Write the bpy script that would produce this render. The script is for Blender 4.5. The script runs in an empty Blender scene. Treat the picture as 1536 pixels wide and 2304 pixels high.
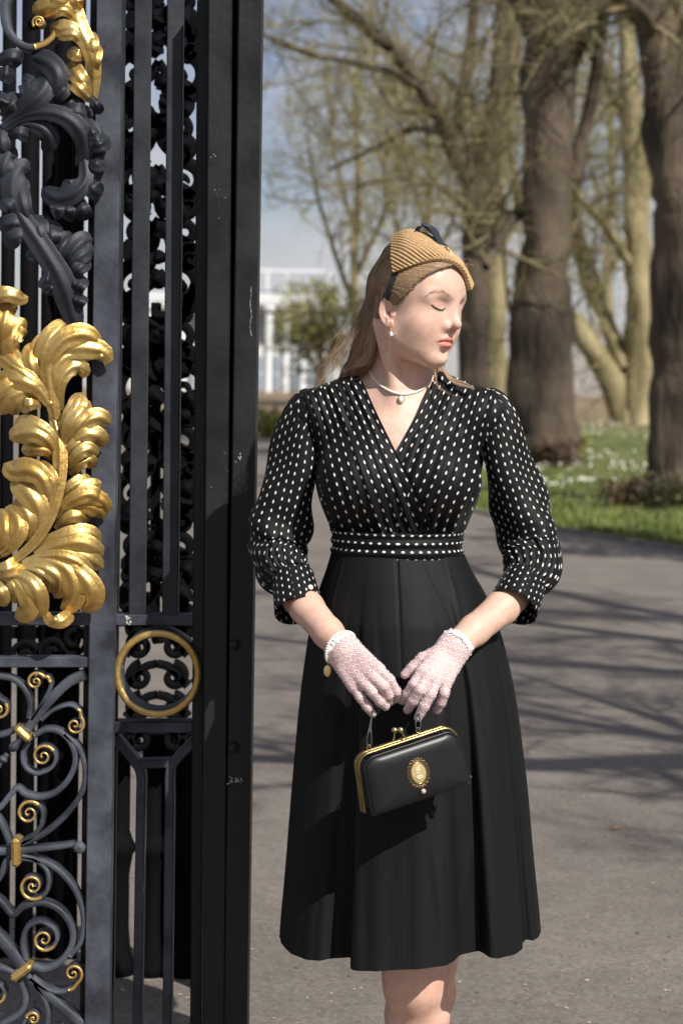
import bpy, math, random
import numpy as np
from mathutils import Vector, Matrix

# ------------------------------------------------------------------ camera, sky, sun, exposure
scene = bpy.context.scene
COL = scene.collection
random.seed(7)
RNG = np.random.default_rng(11)

F_PX, CX, CY = 4600.0, 768.0, 1152.0          # focal length in photo pixels (1536 x 2304)
CAM = np.array([0.0, 0.0, 1.42])
PITCH, ROLL = math.radians(3.38), math.radians(1.0)
YW = 3.70                                      # the woman's distance
PX = YW / F_PX                                 # metres per photo pixel there

_rot = (Matrix.Rotation(math.pi/2 - PITCH, 3, 'X') @ Matrix.Rotation(ROLL, 3, 'Z'))
ROTM = np.array(_rot)
cam_d = bpy.data.cameras.new('camera')
cam = bpy.data.objects.new('camera', cam_d); COL.objects.link(cam)
cam.location = CAM; cam.rotation_euler = _rot.to_euler()
cam_d.sensor_fit = 'HORIZONTAL'; cam_d.sensor_width = 24.0
cam_d.lens = F_PX/1536.0*24.0
cam_d.clip_start = 0.05; cam_d.clip_end = 3000
cam_d.dof.use_dof = True; cam_d.dof.focus_distance = 3.66; cam_d.dof.aperture_fstop = 5.6
scene.camera = cam

SUN_EL, SUN_AZ = math.radians(42), math.radians(39)     # azimuth: to the right of the camera axis, behind it
to_sun = Vector((math.sin(SUN_AZ)*math.cos(SUN_EL), -math.cos(SUN_AZ)*math.cos(SUN_EL), math.sin(SUN_EL)))
sun_d = bpy.data.lights.new('sun', 'SUN'); sun_d.energy = 5.0; sun_d.angle = math.radians(0.53)
sun_d.color = (1.0, 0.955, 0.885)
sun = bpy.data.objects.new('sun', sun_d); COL.objects.link(sun)
sun.rotation_euler = to_sun.to_track_quat('Z', 'Y').to_euler()

world = bpy.data.worlds.new('World'); scene.world = world; world.use_nodes = True
wn, wl = world.node_tree.nodes, world.node_tree.links
wn.clear()
w_out = wn.new('ShaderNodeOutputWorld'); w_bg = wn.new('ShaderNodeBackground')
w_sky = wn.new('ShaderNodeTexSky'); w_sky.sky_type = 'NISHITA'; w_sky.sun_disc = False
w_sky.sun_elevation = SUN_EL; w_sky.sun_rotation = math.atan2(to_sun.x, to_sun.y)
w_sky.air_density = 1.0; w_sky.dust_density = 0.5; w_sky.ozone_density = 1.5
w_tc = wn.new('ShaderNodeTexCoord'); w_map = wn.new('ShaderNodeMapping')
w_map.inputs['Scale'].default_value = (1.0, 1.0, 2.6)
w_no = wn.new('ShaderNodeTexNoise'); w_no.inputs['Scale'].default_value = 5.0; w_no.inputs['Detail'].default_value = 6
w_no.inputs['Roughness'].default_value = 0.55; w_no.inputs['Distortion'].default_value = 0.4
w_rp = wn.new('ShaderNodeValToRGB'); w_rp.color_ramp.elements[0].position = 0.40; w_rp.color_ramp.elements[1].position = 0.68
w_mx = wn.new('ShaderNodeMixRGB'); w_mx.inputs[2].default_value = (8.3, 8.35, 8.8, 1)
wl.new(w_tc.outputs['Generated'], w_map.inputs['Vector']); wl.new(w_map.outputs[0], w_no.inputs['Vector'])
wl.new(w_no.outputs['Fac'], w_rp.inputs[0]); wl.new(w_rp.outputs[0], w_mx.inputs[0])
w_tn = wn.new('ShaderNodeMixRGB'); w_tn.blend_type = 'MULTIPLY'; w_tn.inputs[0].default_value = 1; w_tn.inputs[2].default_value = (1.12, .99, 1.08, 1)
wl.new(w_sky.outputs[0], w_tn.inputs[1]); wl.new(w_tn.outputs[0], w_mx.inputs[1]); wl.new(w_mx.outputs[0], w_bg.inputs[0])
w_bg.inputs['Strength'].default_value = 0.064
wl.new(w_bg.outputs[0], w_out.inputs[0])

vs = scene.view_settings
vs.view_transform = 'Standard'; vs.look = 'None'; vs.gamma = 1.0; vs.use_curve_mapping = False
vs.exposure = 0.22
scene.render.film_transparent = False

# ------------------------------------------------------------------ helpers
def at(px, py, Y):
    """the point on the plane y = Y seen at photo pixel (px, py)"""
    px = np.asarray(px, float); py = np.asarray(py, float); Y = np.asarray(Y, float)
    px, py, Y = np.broadcast_arrays(px, py, Y)
    d = np.stack([(px-CX)/F_PX, -(py-CY)/F_PX, -np.ones_like(px)], -1) @ ROTM.T
    t = (Y - CAM[1]) / d[..., 1]
    return CAM + d*t[..., None]
def W(px, py, dy=0.0):
    return at(px, py, YW+np.asarray(dy, float))
def ground(px, py, z=0.0):
    d = ROTM @ np.array([(px-CX)/F_PX, -(py-CY)/F_PX, -1.0])
    return CAM + d*((z-CAM[2])/d[2])
def proj(P):
    q = (np.asarray(P, float)-CAM) @ ROTM
    return np.stack([CX + F_PX*q[..., 0]/-q[..., 2], CY - F_PX*q[..., 1]/-q[..., 2]], -1)

def link(name, data, mat=None, parent=None):
    o = bpy.data.objects.new(name, data); COL.objects.link(o)
    if mat is not None and data is not None:
        data.materials.append(mat)
    if parent is not None:
        o.parent = parent
    return o
def tag(o, label=None, cat=None, group=None, kind=None):
    if label: o['label'] = label
    if cat: o['category'] = cat
    if group: o['group'] = group
    if kind: o['kind'] = kind
    return o
def empty(name, loc, label=None, cat=None, group=None):
    o = bpy.data.objects.new(name, None); COL.objects.link(o)
    o.location = [float(v) for v in loc]; o.empty_display_size = 0.1
    return tag(o, label, cat, group)

class MB:
    """collects vertices and faces for ONE mesh object (world coordinates)"""
    def __init__(s): s.v = []; s.f = []; s.n = 0; s.uv = []; s.has_uv = False; s.mi = []
    def add(s, v, f, uv=None, mi=0):
        v = np.asarray(v, float).reshape(-1, 3); f = np.asarray(f, int)
        if len(f) == 0: return s
        s.v.append(v); s.f.append(f + s.n); s.n += len(v); s.mi.append(np.full(len(f), mi))
        s.uv.append(np.zeros((len(v), 2)) if uv is None else np.asarray(uv, float).reshape(-1, 2))
        if uv is not None: s.has_uv = True
        return s
    def build(s, name, mat, parent=None, smooth=True, cols=None):
        V = np.concatenate(s.v)
        if parent is not None:
            V = V - np.array(parent_world(parent))
        me = bpy.data.meshes.new(name)
        loops = np.concatenate([f.reshape(-1) for f in s.f]); cnt = np.concatenate([np.full(len(f), f.shape[1]) for f in s.f])
        me.vertices.add(len(V)); me.vertices.foreach_set('co', V.astype(np.float32).ravel())
        me.loops.add(len(loops)); me.loops.foreach_set('vertex_index', loops.astype(np.int32))
        me.polygons.add(len(cnt)); me.polygons.foreach_set('loop_start', np.concatenate([[0], np.cumsum(cnt)[:-1]]).astype(np.int32))
        if s.has_uv:
            UV = np.concatenate(s.uv); l = me.uv_layers.new(name='UVMap')
            l.data.foreach_set('uv', UV[loops].astype(np.float32).ravel())
        me.update(calc_edges=True)
        me.polygons.foreach_set('use_smooth', np.full(len(cnt), smooth))
        if cols is not None:
            a = me.color_attributes.new('tint', 'FLOAT_COLOR', 'POINT')
            c = np.ones((len(V), 4), np.float32); c[:, :3] = cols
            a.data.foreach_set('color', c.ravel())
        ml = mat if isinstance(mat, (list, tuple)) else [mat]
        for m in ml: me.materials.append(m)
        if len(ml) > 1: me.polygons.foreach_set('material_index', np.concatenate(s.mi).astype(np.int32))
        me.validate()
        o = bpy.data.objects.new(name, me); COL.objects.link(o)
        if parent is not None: o.parent = parent
        return o
_pw = {}
def parent_world(p):
    t = np.array(p.location, float)
    while p.parent is not None:
        p = p.parent; t = t + np.array(p.location, float)
    return t

def spline(P, n, closed=False):
    """Catmull-Rom through P (k, d), resampled to n points evenly by length"""
    P = np.asarray(P, float)
    if len(P) == 2:
        t = np.linspace(0, 1, n)[:, None]; return P[0]*(1-t)+P[1]*t
    Q = np.concatenate([[2*P[0]-P[1]], P, [2*P[-1]-P[-2]]])
    out = []
    for i in range(len(P)-1):
        p0, p1, p2, p3 = Q[i:i+4]; t = np.linspace(0, 1, 24, endpoint=False)[:, None]
        out.append(.5*((2*p1)+(-p0+p2)*t+(2*p0-5*p1+4*p2-p3)*t*t+(-p0+3*p1-3*p2+p3)*t**3))
    out = np.concatenate(out+[P[-1:]])
    L = np.concatenate([[0], np.cumsum(np.linalg.norm(np.diff(out, axis=0), axis=1))])
    s = np.linspace(0, L[-1], n)
    return np.stack([np.interp(s, L, out[:, k]) for k in range(P.shape[1])], -1)

def grid_faces(nu, nv, closed_u=False):
    """vertices laid out [v][u]"""
    u = np.arange(nu if closed_u else nu-1); v = np.arange(nv-1)
    U, V = np.meshgrid(u, v); U2 = (U+1) % nu
    return np.stack([V*nu+U, V*nu+U2, (V+1)*nu+U2, (V+1)*nu+U], -1).reshape(-1, 4)

def frames(P):
    P = np.asarray(P, float); T = np.gradient(P, axis=0); T /= np.linalg.norm(T, axis=1)[:, None]+1e-12
    N = np.zeros_like(P); a = np.array([0., 0, 1]) if abs(T[0][2]) < .9 else np.array([1., 0, 0])
    n = np.cross(T[0], a); n /= np.linalg.norm(n)
    for i in range(len(P)):
        n = n - T[i]*np.dot(n, T[i]); n /= np.linalg.norm(n)+1e-12; N[i] = n
    return T, N, np.cross(T, N)

def tube(mb, P, R, sides=8, caps=True, mi=0):
    P = np.asarray(P, float); n = len(P); R = np.broadcast_to(np.asarray(R, float), (n,))
    T, N, B = frames(P); a = np.linspace(0, 2*math.pi, sides, endpoint=False)
    V = P[:, None]+R[:, None, None]*(N[:, None]*np.cos(a)[None, :, None]+B[:, None]*np.sin(a)[None, :, None])
    V = V.reshape(-1, 3); Fc = grid_faces(sides, n, True)
    if caps:
        k = len(V); V = np.concatenate([V, [P[0]-T[0]*R[0]*.3], [P[-1]+T[-1]*R[-1]*.3]])
        i = np.arange(sides); j = (i+1) % sides
        mb.add(V, Fc, mi=mi)
        base = mb.n-len(V)
        c0 = np.stack([np.full(sides, k), j, i], -1)+base; c1 = np.stack([np.full(sides, k+1), (n-1)*sides+i, (n-1)*sides+j], -1)+base
        mb.f.append(np.concatenate([c0, c1])); mb.mi.append(np.full(2*sides, mi))
    else:
        mb.add(V, Fc, mi=mi)
    return mb

def box(mb, lo, hi, bev=0.0, mi=0):
    """axis-aligned box with chamfered vertical/horizontal edges (chamfer on all edges)"""
    lo = np.asarray(lo, float); hi = np.asarray(hi, float); c = (lo+hi)/2; h = (hi-lo)/2
    return obox(mb, c, np.eye(3), h, bev, mi)
def obox(mb, c, A, h, bev=0.0, mi=0):
    """oriented box: rows of A are axes, h half sizes; bevelled"""
    h = np.asarray(h, float); A = np.asarray(A, float); c = np.asarray(c, float)
    if bev <= 0:
        s = np.array([[x, y, z] for x in (-1, 1) for y in (-1, 1) for z in (-1, 1)], float)*h
        Fc = [[0, 1, 3, 2], [4, 6, 7, 5], [0, 4, 5, 1], [2, 3, 7, 6], [0, 2, 6, 4], [1, 5, 7, 3]]
        return mb.add(s@A+c, Fc, mi=mi)
    b = min(bev, h.min()*.9); V = []; idx = {}
    for x in (-1, 1):
        for y in (-1, 1):
            for z in (-1, 1):
                s = np.array([x, y, z], float)
                for k in range(3):
                    q = s*h; m = [i for i in range(3) if i != k]
                    for i in m: q[i] -= s[i]*b
                    idx[(x, y, z, k)] = len(V); V.append(q)
    quads = []; tris = []
    for k in range(3):
        i, j = [(1, 2), (2, 0), (0, 1)][k]
        for s in (-1, 1):
            q = []
            for a_, b_ in ((-1, -1), (1, -1), (1, 1), (-1, 1)):
                t = [0, 0, 0]; t[k] = s; t[i] = a_; t[j] = b_; q.append(idx[(*t, k)])
            quads.append(q if s > 0 else q[::-1])
    for k in range(3):
        i, j = [(1, 2), (2, 0), (0, 1)][k]
        for si in (-1, 1):
            for sj in (-1, 1):
                t0 = [0, 0, 0]; t1 = [0, 0, 0]
                t0[k] = -1; t1[k] = 1; t0[i] = t1[i] = si; t0[j] = t1[j] = sj
                q = [idx[(*t0, i)], idx[(*t1, i)], idx[(*t1, j)], idx[(*t0, j)]]
                quads.append(q if si*sj > 0 else q[::-1])
    for x in (-1, 1):
        for y in (-1, 1):
            for z in (-1, 1):
                q = [idx[(x, y, z, 0)], idx[(x, y, z, 1)], idx[(x, y, z, 2)]]
                tris.append(q if x*y*z > 0 else q[::-1])
    V = np.array(V)@A+c
    mb.add(V, quads, mi=mi); base = mb.n-len(V)
    mb.f.append(np.array(tris)+base); mb.mi.append(np.full(len(tris), mi))
    return mb

_ico = None
def ball(mb, c, r, A=None, mi=0, nu=12, nv=8):
    """ellipsoid, r scalar or 3-vector"""
    th = np.linspace(0, math.pi, nv+1); ph = np.linspace(0, 2*math.pi, nu, endpoint=False)
    V = np.stack([np.sin(th)[:, None]*np.cos(ph), np.sin(th)[:, None]*np.sin(ph), np.cos(th)[:, None]*np.ones(nu)], -1).reshape(-1, 3)
    V = V*np.broadcast_to(np.asarray(r, float), (3,))
    if A is not None: V = V@np.asarray(A)
    return mb.add(V+np.asarray(c, float), grid_faces(nu, nv+1, True)[:, ::-1], mi=mi)

def strap(mb, P, wdt, dep, mi=0, nsec=1):
    """flat bar swept along a path in a vertical plane facing the camera: wdt across the path in the plane (array ok), dep along +y"""
    P = np.asarray(P, float); n = len(P); T = np.gradient(P, axis=0); T[:, 1] = 0; T /= np.linalg.norm(T, axis=1)[:, None]+1e-12
    N = np.stack([-T[:, 2], np.zeros(n), T[:, 0]], -1)
    w = np.broadcast_to(np.asarray(wdt, float), (n,))[:, None]/2; d = np.broadcast_to(np.asarray(dep, float), (n,))[:, None]*np.array([0, 1., 0])
    c = np.minimum(w*.5, .0022); Yv = np.array([0, 1., 0])
    V = np.stack([P-N*w+Yv*c, P-N*(w-c), P+N*(w-c), P+N*w+Yv*c, P+N*w+d, P-N*w+d], 1).reshape(-1, 3)
    mb.add(V, grid_faces(6, n, True), mi=mi)
    base = mb.n-len(V); e = (n-1)*6
    mb.f.append(np.array([[0, 1, 2, 3], [0, 3, 4, 5], [e+3, e+2, e+1, e], [e+5, e+4, e+3, e]])+base); mb.mi.append(np.full(4, mi))
    return mb

# ------------------------------------------------------------------ materials
def lin(r, g, b):
    return tuple(((c/255)/12.92 if c/255 <= .04045 else ((c/255+.055)/1.055)**2.4) for c in (r, g, b))
def mat(name, col=(.5, .5, .5), rough=.6, metal=0.0, col2=None, nscale=8.0, ndetail=5, lo=.4, hi=.65, bump=0.0, bscale=40.0,
        spec=.5, coat=0.0, sheen=0.0, rough2=None, attr=None, sss=0.0, coord='Object', stretch=None, bdist=.01):
    m = bpy.data.materials.new(name); m.use_nodes = True
    nt = m.node_tree; N = nt.nodes; L = nt.links; b = N['Principled BSDF']
    b.inputs['Base Color'].default_value = (*col, 1); b.inputs['Roughness'].default_value = rough; b.inputs['Metallic'].default_value = metal
    b.inputs['Specular IOR Level'].default_value = spec; b.inputs['Coat Weight'].default_value = coat; b.inputs['Coat Roughness'].default_value = .15
    b.inputs['Sheen Weight'].default_value = sheen
    tc = N.new('ShaderNodeTexCoord'); vec = tc.outputs[coord]
    if stretch:
        mp = N.new('ShaderNodeMapping'); mp.inputs['Scale'].default_value = stretch; L.new(vec, mp.inputs[0]); vec = mp.outputs[0]
    colout = None
    if col2 is not None:
        no = N.new('ShaderNodeTexNoise'); no.inputs['Scale'].default_value = nscale; no.inputs['Detail'].default_value = ndetail
        no.inputs['Roughness'].default_value = .6
        L.new(vec, no.inputs['Vector'])
        rp = N.new('ShaderNodeValToRGB'); rp.color_ramp.elements[0].position = lo; rp.color_ramp.elements[1].position = hi
        rp.color_ramp.elements[0].color = (*col, 1); rp.color_ramp.elements[1].color = (*col2, 1)
        L.new(no.outputs['Fac'], rp.inputs[0]); colout = rp.outputs[0]
        if rough2 is not None:
            mr = N.new('ShaderNodeMapRange'); mr.inputs[1].default_value = lo; mr.inputs[2].default_value = hi
            mr.inputs[3].default_value = rough; mr.inputs[4].default_value = rough2
            L.new(no.outputs['Fac'], mr.inputs[0]); L.new(mr.outputs[0], b.inputs['Roughness'])
    if attr:
        at_ = N.new('ShaderNodeAttribute'); at_.attribute_name = attr
        if colout is not None:
            mx = N.new('ShaderNodeMixRGB'); mx.blend_type = 'MULTIPLY'; mx.inputs[0].default_value = 1
            L.new(colout, mx.inputs[1]); L.new(at_.outputs['Color'], mx.inputs[2]); colout = mx.outputs[0]
        else: colout = at_.outputs['Color']
    if colout is not None: L.new(colout, b.inputs['Base Color'])
    if sss > 0:
        b.inputs['Subsurface Weight'].default_value = sss; b.inputs['Subsurface Radius'].default_value = (.006, .0025, .0015); b.inputs['Subsurface Scale'].default_value = 1.0
    if bump > 0:
        n2 = N.new('ShaderNodeTexNoise'); n2.inputs['Scale'].default_value = bscale; n2.inputs['Detail'].default_value = 6
        L.new(vec, n2.inputs['Vector'])
        bp = N.new('ShaderNodeBump'); bp.inputs['Strength'].default_value = bump; bp.inputs['Distance'].default_value = bdist
        L.new(n2.outputs['Fac'], bp.inputs['Height']); L.new(bp.outputs[0], b.inputs['Normal'])
    return m

def tubes_batch(mb, P, R, sides=3):
    """many tubes at once: P (K, n, 3), R (K, n)"""
    K, n, _ = P.shape; T = np.gradient(P, axis=1); T /= np.linalg.norm(T, axis=2)[..., None]+1e-9
    ref = np.where(np.abs(T[:, :1, 2:3]) < .8, np.array([0, 0, 1.]), np.array([1., 0, 0]))
    N = np.cross(T, ref); N /= np.linalg.norm(N, axis=2)[..., None]+1e-9; B = np.cross(T, N)
    a = np.linspace(0, 6.2832, sides, endpoint=False)
    V = P[:, :, None]+R[:, :, None, None]*(N[:, :, None]*np.cos(a)[:, None]+B[:, :, None]*np.sin(a)[:, None])
    f = grid_faces(sides, n, True)
    Fc = (np.arange(K)*n*sides)[:, None, None]+f[None]
    mb.add(V, Fc.reshape(-1, 4))

# ================================================================== setting: ground, road, grass, trees, far building
def hnoise(x, y, s=1.0, seed=0):
    r = np.random.default_rng(seed); v = 0
    for k in range(6):
        a = r.uniform(0, 2*math.pi); fq = s*(1.0+k*.8); ph = r.uniform(0, 6.28, 2)
        v = v + np.sin((x*math.cos(a)+y*math.sin(a))*fq+ph[0])*np.cos((x*math.sin(a)-y*math.cos(a))*fq*.7+ph[1])/(1+k*.7)
    return v/2.2
EDGE = np.array([(40., -14), (14, 0), (9, 8), (5, 14.5), (3.14, 18.8), (1.56, 24.6), (.45, 36), (-.55, 52), (-.95, 62), (-8, 64), (-60, 66)])
EDGE_S = spline(EDGE, 160)
def edge_x(Y):
    return np.interp(Y, EDGE[:9, 1], EDGE[:9, 0])
def terrain(x, y):
    off = np.clip((x-edge_x(y))/5.0, 0, 1); off = np.where(y > 62, np.clip((y-62)/4, 0, 1), off)
    z = .06*off*off + .026*np.clip(y-42, 0, 50)*off + .05*off*hnoise(x, y, .5, 3)
    z = z - .03*np.clip(y-97, 0, 110)
    return z*np.where(off > 0, 1, 0)
xs = np.concatenate([-np.geomspace(900, 14, 22), np.linspace(-12, 30, 128), np.geomspace(31, 900, 24)])
ys = np.concatenate([[-600, -200, -60, -25], np.linspace(-12, 110, 210), np.geomspace(112, 2500, 26)])
Xg, Yg = np.meshgrid(xs, ys); Zg = terrain(Xg, Yg)
mb = MB(); mb.add(np.stack([Xg, Yg, Zg], -1), grid_faces(len(xs), len(ys)))

def ground_mat():
    m = mat('grass_ground', (.065, .085, .02), .9, col2=(.15, .155, .045), nscale=.9, ndetail=8, lo=.35, hi=.68, bump=.6, bscale=14)
    nt = m.node_tree; N = nt.nodes; L = nt.links; b = N['Principled BSDF']
    src = b.inputs['Base Color'].links[0].from_socket
    tc = N.new('ShaderNodeTexCoord'); sp = N.new('ShaderNodeSeparateXYZ'); L.new(tc.outputs['Object'], sp.inputs[0])
    no = N.new('ShaderNodeTexNoise'); no.inputs['Scale'].default_value = .25; no.inputs['Detail'].default_value = 6; L.new(tc.outputs['Object'], no.inputs['Vector'])
    ad = N.new('ShaderNodeMath'); ad.operation = 'MULTIPLY_ADD'; ad.inputs[1].default_value = 26; L.new(no.outputs['Fac'], ad.inputs[0]); L.new(sp.outputs['Y'], ad.inputs[2])
    mr = N.new('ShaderNodeMapRange'); mr.inputs[1].default_value = 70; mr.inputs[2].default_value = 80; L.new(ad.outputs[0], mr.inputs[0])
    rp = N.new('ShaderNodeValToRGB'); rp.color_ramp.elements[0].color = (.16, .11, .06, 1); rp.color_ramp.elements[1].color = (.30, .22, .13, 1)
    n3 = N.new('ShaderNodeTexNoise'); n3.inputs['Scale'].default_value = 1.3; n3.inputs['Detail'].default_value = 6; L.new(tc.outputs['Object'], n3.inputs['Vector']); L.new(n3.outputs['Fac'], rp.inputs[0])
    mx = N.new('ShaderNodeMixRGB'); L.new(mr.outputs[0], mx.inputs[0]); L.new(src, mx.inputs[1]); L.new(rp.outputs[0], mx.inputs[2]); L.new(mx.outputs[0], b.inputs['Base Color'])
    return m
tag(mb.build('ground', ground_mat()), 'grassy bank and leaf litter beside the path', kind='structure')

def road_mat():
    m = mat('asphalt', (.170, .150, .132), .88, col2=(.235, .211, .188), nscale=1.1, ndetail=9, lo=.32, hi=.7, bump=.55, bscale=260, spec=.25)
    nt = m.node_tree; N = nt.nodes; L = nt.links; b = N['Principled BSDF']; src = b.inputs['Base Color'].links[0].from_socket
    tc = N.new('ShaderNodeTexCoord')
    vo = N.new('ShaderNodeTexVoronoi'); vo.inputs['Scale'].default_value = 95; L.new(tc.outputs['Object'], vo.inputs['Vector'])
    rp = N.new('ShaderNodeValToRGB'); rp.color_ramp.elements[0].color = (.72, .71, .7, 1); rp.color_ramp.elements[1].color = (1.22, 1.2, 1.17, 1)
    L.new(vo.outputs['Color'], rp.inputs[0])
    mx = N.new('ShaderNodeMixRGB'); mx.blend_type = 'MULTIPLY'; mx.inputs[0].default_value = 1; L.new(src, mx.inputs[1]); L.new(rp.outputs[0], mx.inputs[2])
    n2 = N.new('ShaderNodeTexNoise'); n2.inputs['Scale'].default_value = 5.5; n2.inputs['Detail'].default_value = 8; n2.inputs['Roughness'].default_value = .7; L.new(tc.outputs['Object'], n2.inputs['Vector'])
    r2 = N.new('ShaderNodeValToRGB'); r2.color_ramp.elements[0].position = .33; r2.color_ramp.elements[1].position = .58
    r2.color_ramp.elements[0].color = (.66, .63, .6, 1); r2.color_ramp.elements[1].color = (1, 1, 1, 1); L.new(n2.outputs['Fac'], r2.inputs[0])
    m2 = N.new('ShaderNodeMixRGB'); m2.blend_type = 'MULTIPLY'; m2.inputs[0].default_value = .45; L.new(mx.outputs[0], m2.inputs[1]); L.new(r2.outputs[0], m2.inputs[2])
    L.new(m2.outputs[0], b.inputs['Base Color'])
    return m
# road sheet: from the edge line out to the left
n = len(EDGE_S); left = np.stack([np.full(n, -70.0), EDGE_S[:, 1]], -1)
k = 40; tt = np.linspace(0, 1, k)[None, :, None]**1.5
Rg = EDGE_S[:, None]*(1-tt) + left[:, None]*tt
mb = MB(); mb.add(np.concatenate([Rg, np.full(Rg.shape[:2]+(1,), .004)], -1), grid_faces(k, n))
tag(mb.build('road', road_mat()), 'worn grey asphalt path', kind='structure')
# low stone edging between path and grass
mb = MB(); E = np.concatenate([EDGE_S[20:130], np.zeros((110, 1))], 1)
T = np.gradient(E, axis=0); T /= np.linalg.norm(T, axis=1)[:, None]; Nn = np.stack([T[:, 1], -T[:, 0], 0*T[:, 0]], -1)
sgn = np.sign(np.sum(Nn*np.array([1, 0, 0]), 1).mean()); Nn = Nn*sgn
V = np.stack([E+Nn*-.02+[0, 0, -.05], E+Nn*-.02+[0, 0, .03], E+Nn*.05+[0, 0, .045], E+Nn*.10+[0, 0, -.05]], 1)
mb.add(V, grid_faces(4, 110)); tag(mb.build('path_edging', mat('edging_stone', (.10, .085, .07), .9, col2=(.18, .16, .13), nscale=6, bump=.4)), 'dark low edging along the grass', kind='structure')

# ---- grass blades, daisies
def blades(P, h, w, lean, name, m, seed):
    r = np.random.default_rng(seed); K = len(P); a = r.uniform(0, 6.28, K); l = r.uniform(0, lean, K)
    hh = h*r.uniform(.5, 1.3, K); d = np.stack([np.cos(a), np.sin(a), 0*a], -1); s = np.stack([-np.sin(a), np.cos(a), 0*a], -1)
    up = np.array([0, 0, 1.])
    V = np.stack([P-s*w, P+s*w, P+d*(l*hh*.4)[:, None]+up*(hh*.6)[:, None]+s*w*.7, P+d*(l*hh)[:, None]+up*hh[:, None], P+d*(l*hh*.4)[:, None]+up*(hh*.6)[:, None]-s*w*.7], 1).reshape(-1, 3)
    i = np.arange(K)*5
    mb = MB(); mb.add(V, np.stack([i, i+1, i+2, i+4], -1)); mb.f.append(np.stack([i+4, i+2, i+3], -1)); mb.mi.append(np.zeros(K))
    return mb
K = 40000
gy = 17+(RNG.random(K)**1.8)*58; gx = edge_x(gy)+.06+np.abs(RNG.random(K))**1.2*(9+.12*gy)*RNG.random(K)
g_mat = mat('grass_blade', (.075, .115, .02), .7, col2=(.21, .235, .06), nscale=.8, lo=.35, hi=.7, spec=.3)
P = np.stack([gx, gy, terrain(gx, gy)], -1)
o = blades(P, .075, .010, 1.0, 'grass', g_mat, 5).build('grass', g_mat, smooth=False)
tag(o, 'short sunlit spring grass on the bank by the trees', 'grass', kind='stuff')
K = 1900
cy = 30+RNG.random(K)**1.3*34; cx = edge_x(cy)+.8+RNG.random(K)*(3+.17*cy)
keep = hnoise(cx, cy, .35, 9) > -.05; cx, cy = cx[keep], cy[keep]; K = len(cx)
mb = MB(); a = np.linspace(0, 6.283, 7)[:-1]
r_ = RNG.uniform(.010, .026, K); c = np.stack([cx, cy, terrain(cx, cy)+RNG.uniform(.06, .12, K)], -1)
V = c[:, None]+r_[:, None, None]*np.stack([np.cos(a), .5*np.sin(a)-.3, .8*np.sin(a)], -1)[None]
V = np.concatenate([V, c[:, None]+np.array([0, -.012, .0])], 1)
i = (np.arange(K)*7)[:, None]; q = np.arange(6)
mb.add(V, np.stack([i+q, i+(q+1) % 6, i+6+0*q], -1).reshape(-1, 3))
tag(mb.build('daisies', mat('daisy_petals', (.78, .77, .68), .7), smooth=False), 'white daisies scattered over the grass bank', 'flowers', kind='stuff')

# ---- trees
def sprout(P, R, per, L0, L1, spread, up, n, rng, tmin=.25, taper=.55):
    """children of many branches P (K, m, 3)"""
    K, m, _ = P.shape; idx = np.repeat(np.arange(K), per); t = tmin+(1-tmin)*rng.random(len(idx))
    s = t*(m-1); i0 = np.clip(s.astype(int), 0, m-2); fr = (s-i0)[:, None]
    p0 = P[idx, i0]*(1-fr)+P[idx, i0+1]*fr; tg = P[idx, i0+1]-P[idx, i0]; tg /= np.linalg.norm(tg, axis=1)[:, None]+1e-9
    rd = rng.normal(size=(len(idx), 3)); rd /= np.linalg.norm(rd, axis=1)[:, None]
    d = tg*(1-spread)+rd*spread+np.array([0, 0, up]); d /= np.linalg.norm(d, axis=1)[:, None]
    Ln = rng.uniform(L0, L1, len(idx))*(1.15-.5*t)
    out = [p0]; q = p0
    for k in range(n-1):
        d = d+rng.normal(size=d.shape)*.22+np.array([0, 0, up*.25]); d /= np.linalg.norm(d, axis=1)[:, None]
        q = q+d*(Ln/(n-1))[:, None]; out.append(q)
    Pn = np.stack(out, 1)
    r0 = (R[idx, i0])*taper
    Rn = r0[:, None]*np.linspace(1, .3, n)[None]
    return Pn, Rn
def bark(name, c1, c2, c3):
    m = mat(name, c1, .9, col2=c2, nscale=1.6, ndetail=8, lo=.38, hi=.62, bump=1.0, bscale=9, spec=.2, stretch=(1.6, 1.6, .30), bdist=.07)
    nt = m.node_tree; N = nt.nodes; L = nt.links; b = N['Principled BSDF']; src = b.inputs['Base Color'].links[0].from_socket
    tc = N.new('ShaderNodeTexCoord'); no = N.new('ShaderNodeTexNoise'); no.inputs['Scale'].default_value = .55; no.inputs['Detail'].default_value = 7
    L.new(tc.outputs['Object'], no.inputs['Vector']); rp = N.new('ShaderNodeValToRGB'); rp.color_ramp.elements[0].position = .42; rp.color_ramp.elements[1].position = .62
    L.new(no.outputs['Fac'], rp.inputs[0]); mx = N.new('ShaderNodeMixRGB'); L.new(rp.outputs[0], mx.inputs[0]); L.new(src, mx.inputs[1]); mx.inputs[2].default_value = (*c3, 1)
    L.new(mx.outputs[0], b.inputs['Base Color']); return m
BARK = bark('bark_brown', (.026, .020, .016), (.085, .066, .050), (.14, .108, .078))
BARK2 = bark('bark_olive', (.15, .125, .065), (.31, .26, .14), (.37, .315, .18))
TWIG = mat('twig', (.12, .095, .05), .85, col2=(.29, .24, .12), nscale=.6)
BUD = mat('bud_leaves', (.28, .26, .07), .7, col2=(.42, .40, .12), nscale=.5, spec=.3)
BUDG = mat('young_leaves', (.20, .21, .05), .7, col2=(.36, .35, .10), nscale=.5, spec=.3)
LIT = mat('ivy', (.03, .035, .012), .7, col2=(.10, .09, .03), nscale=2)

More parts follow.
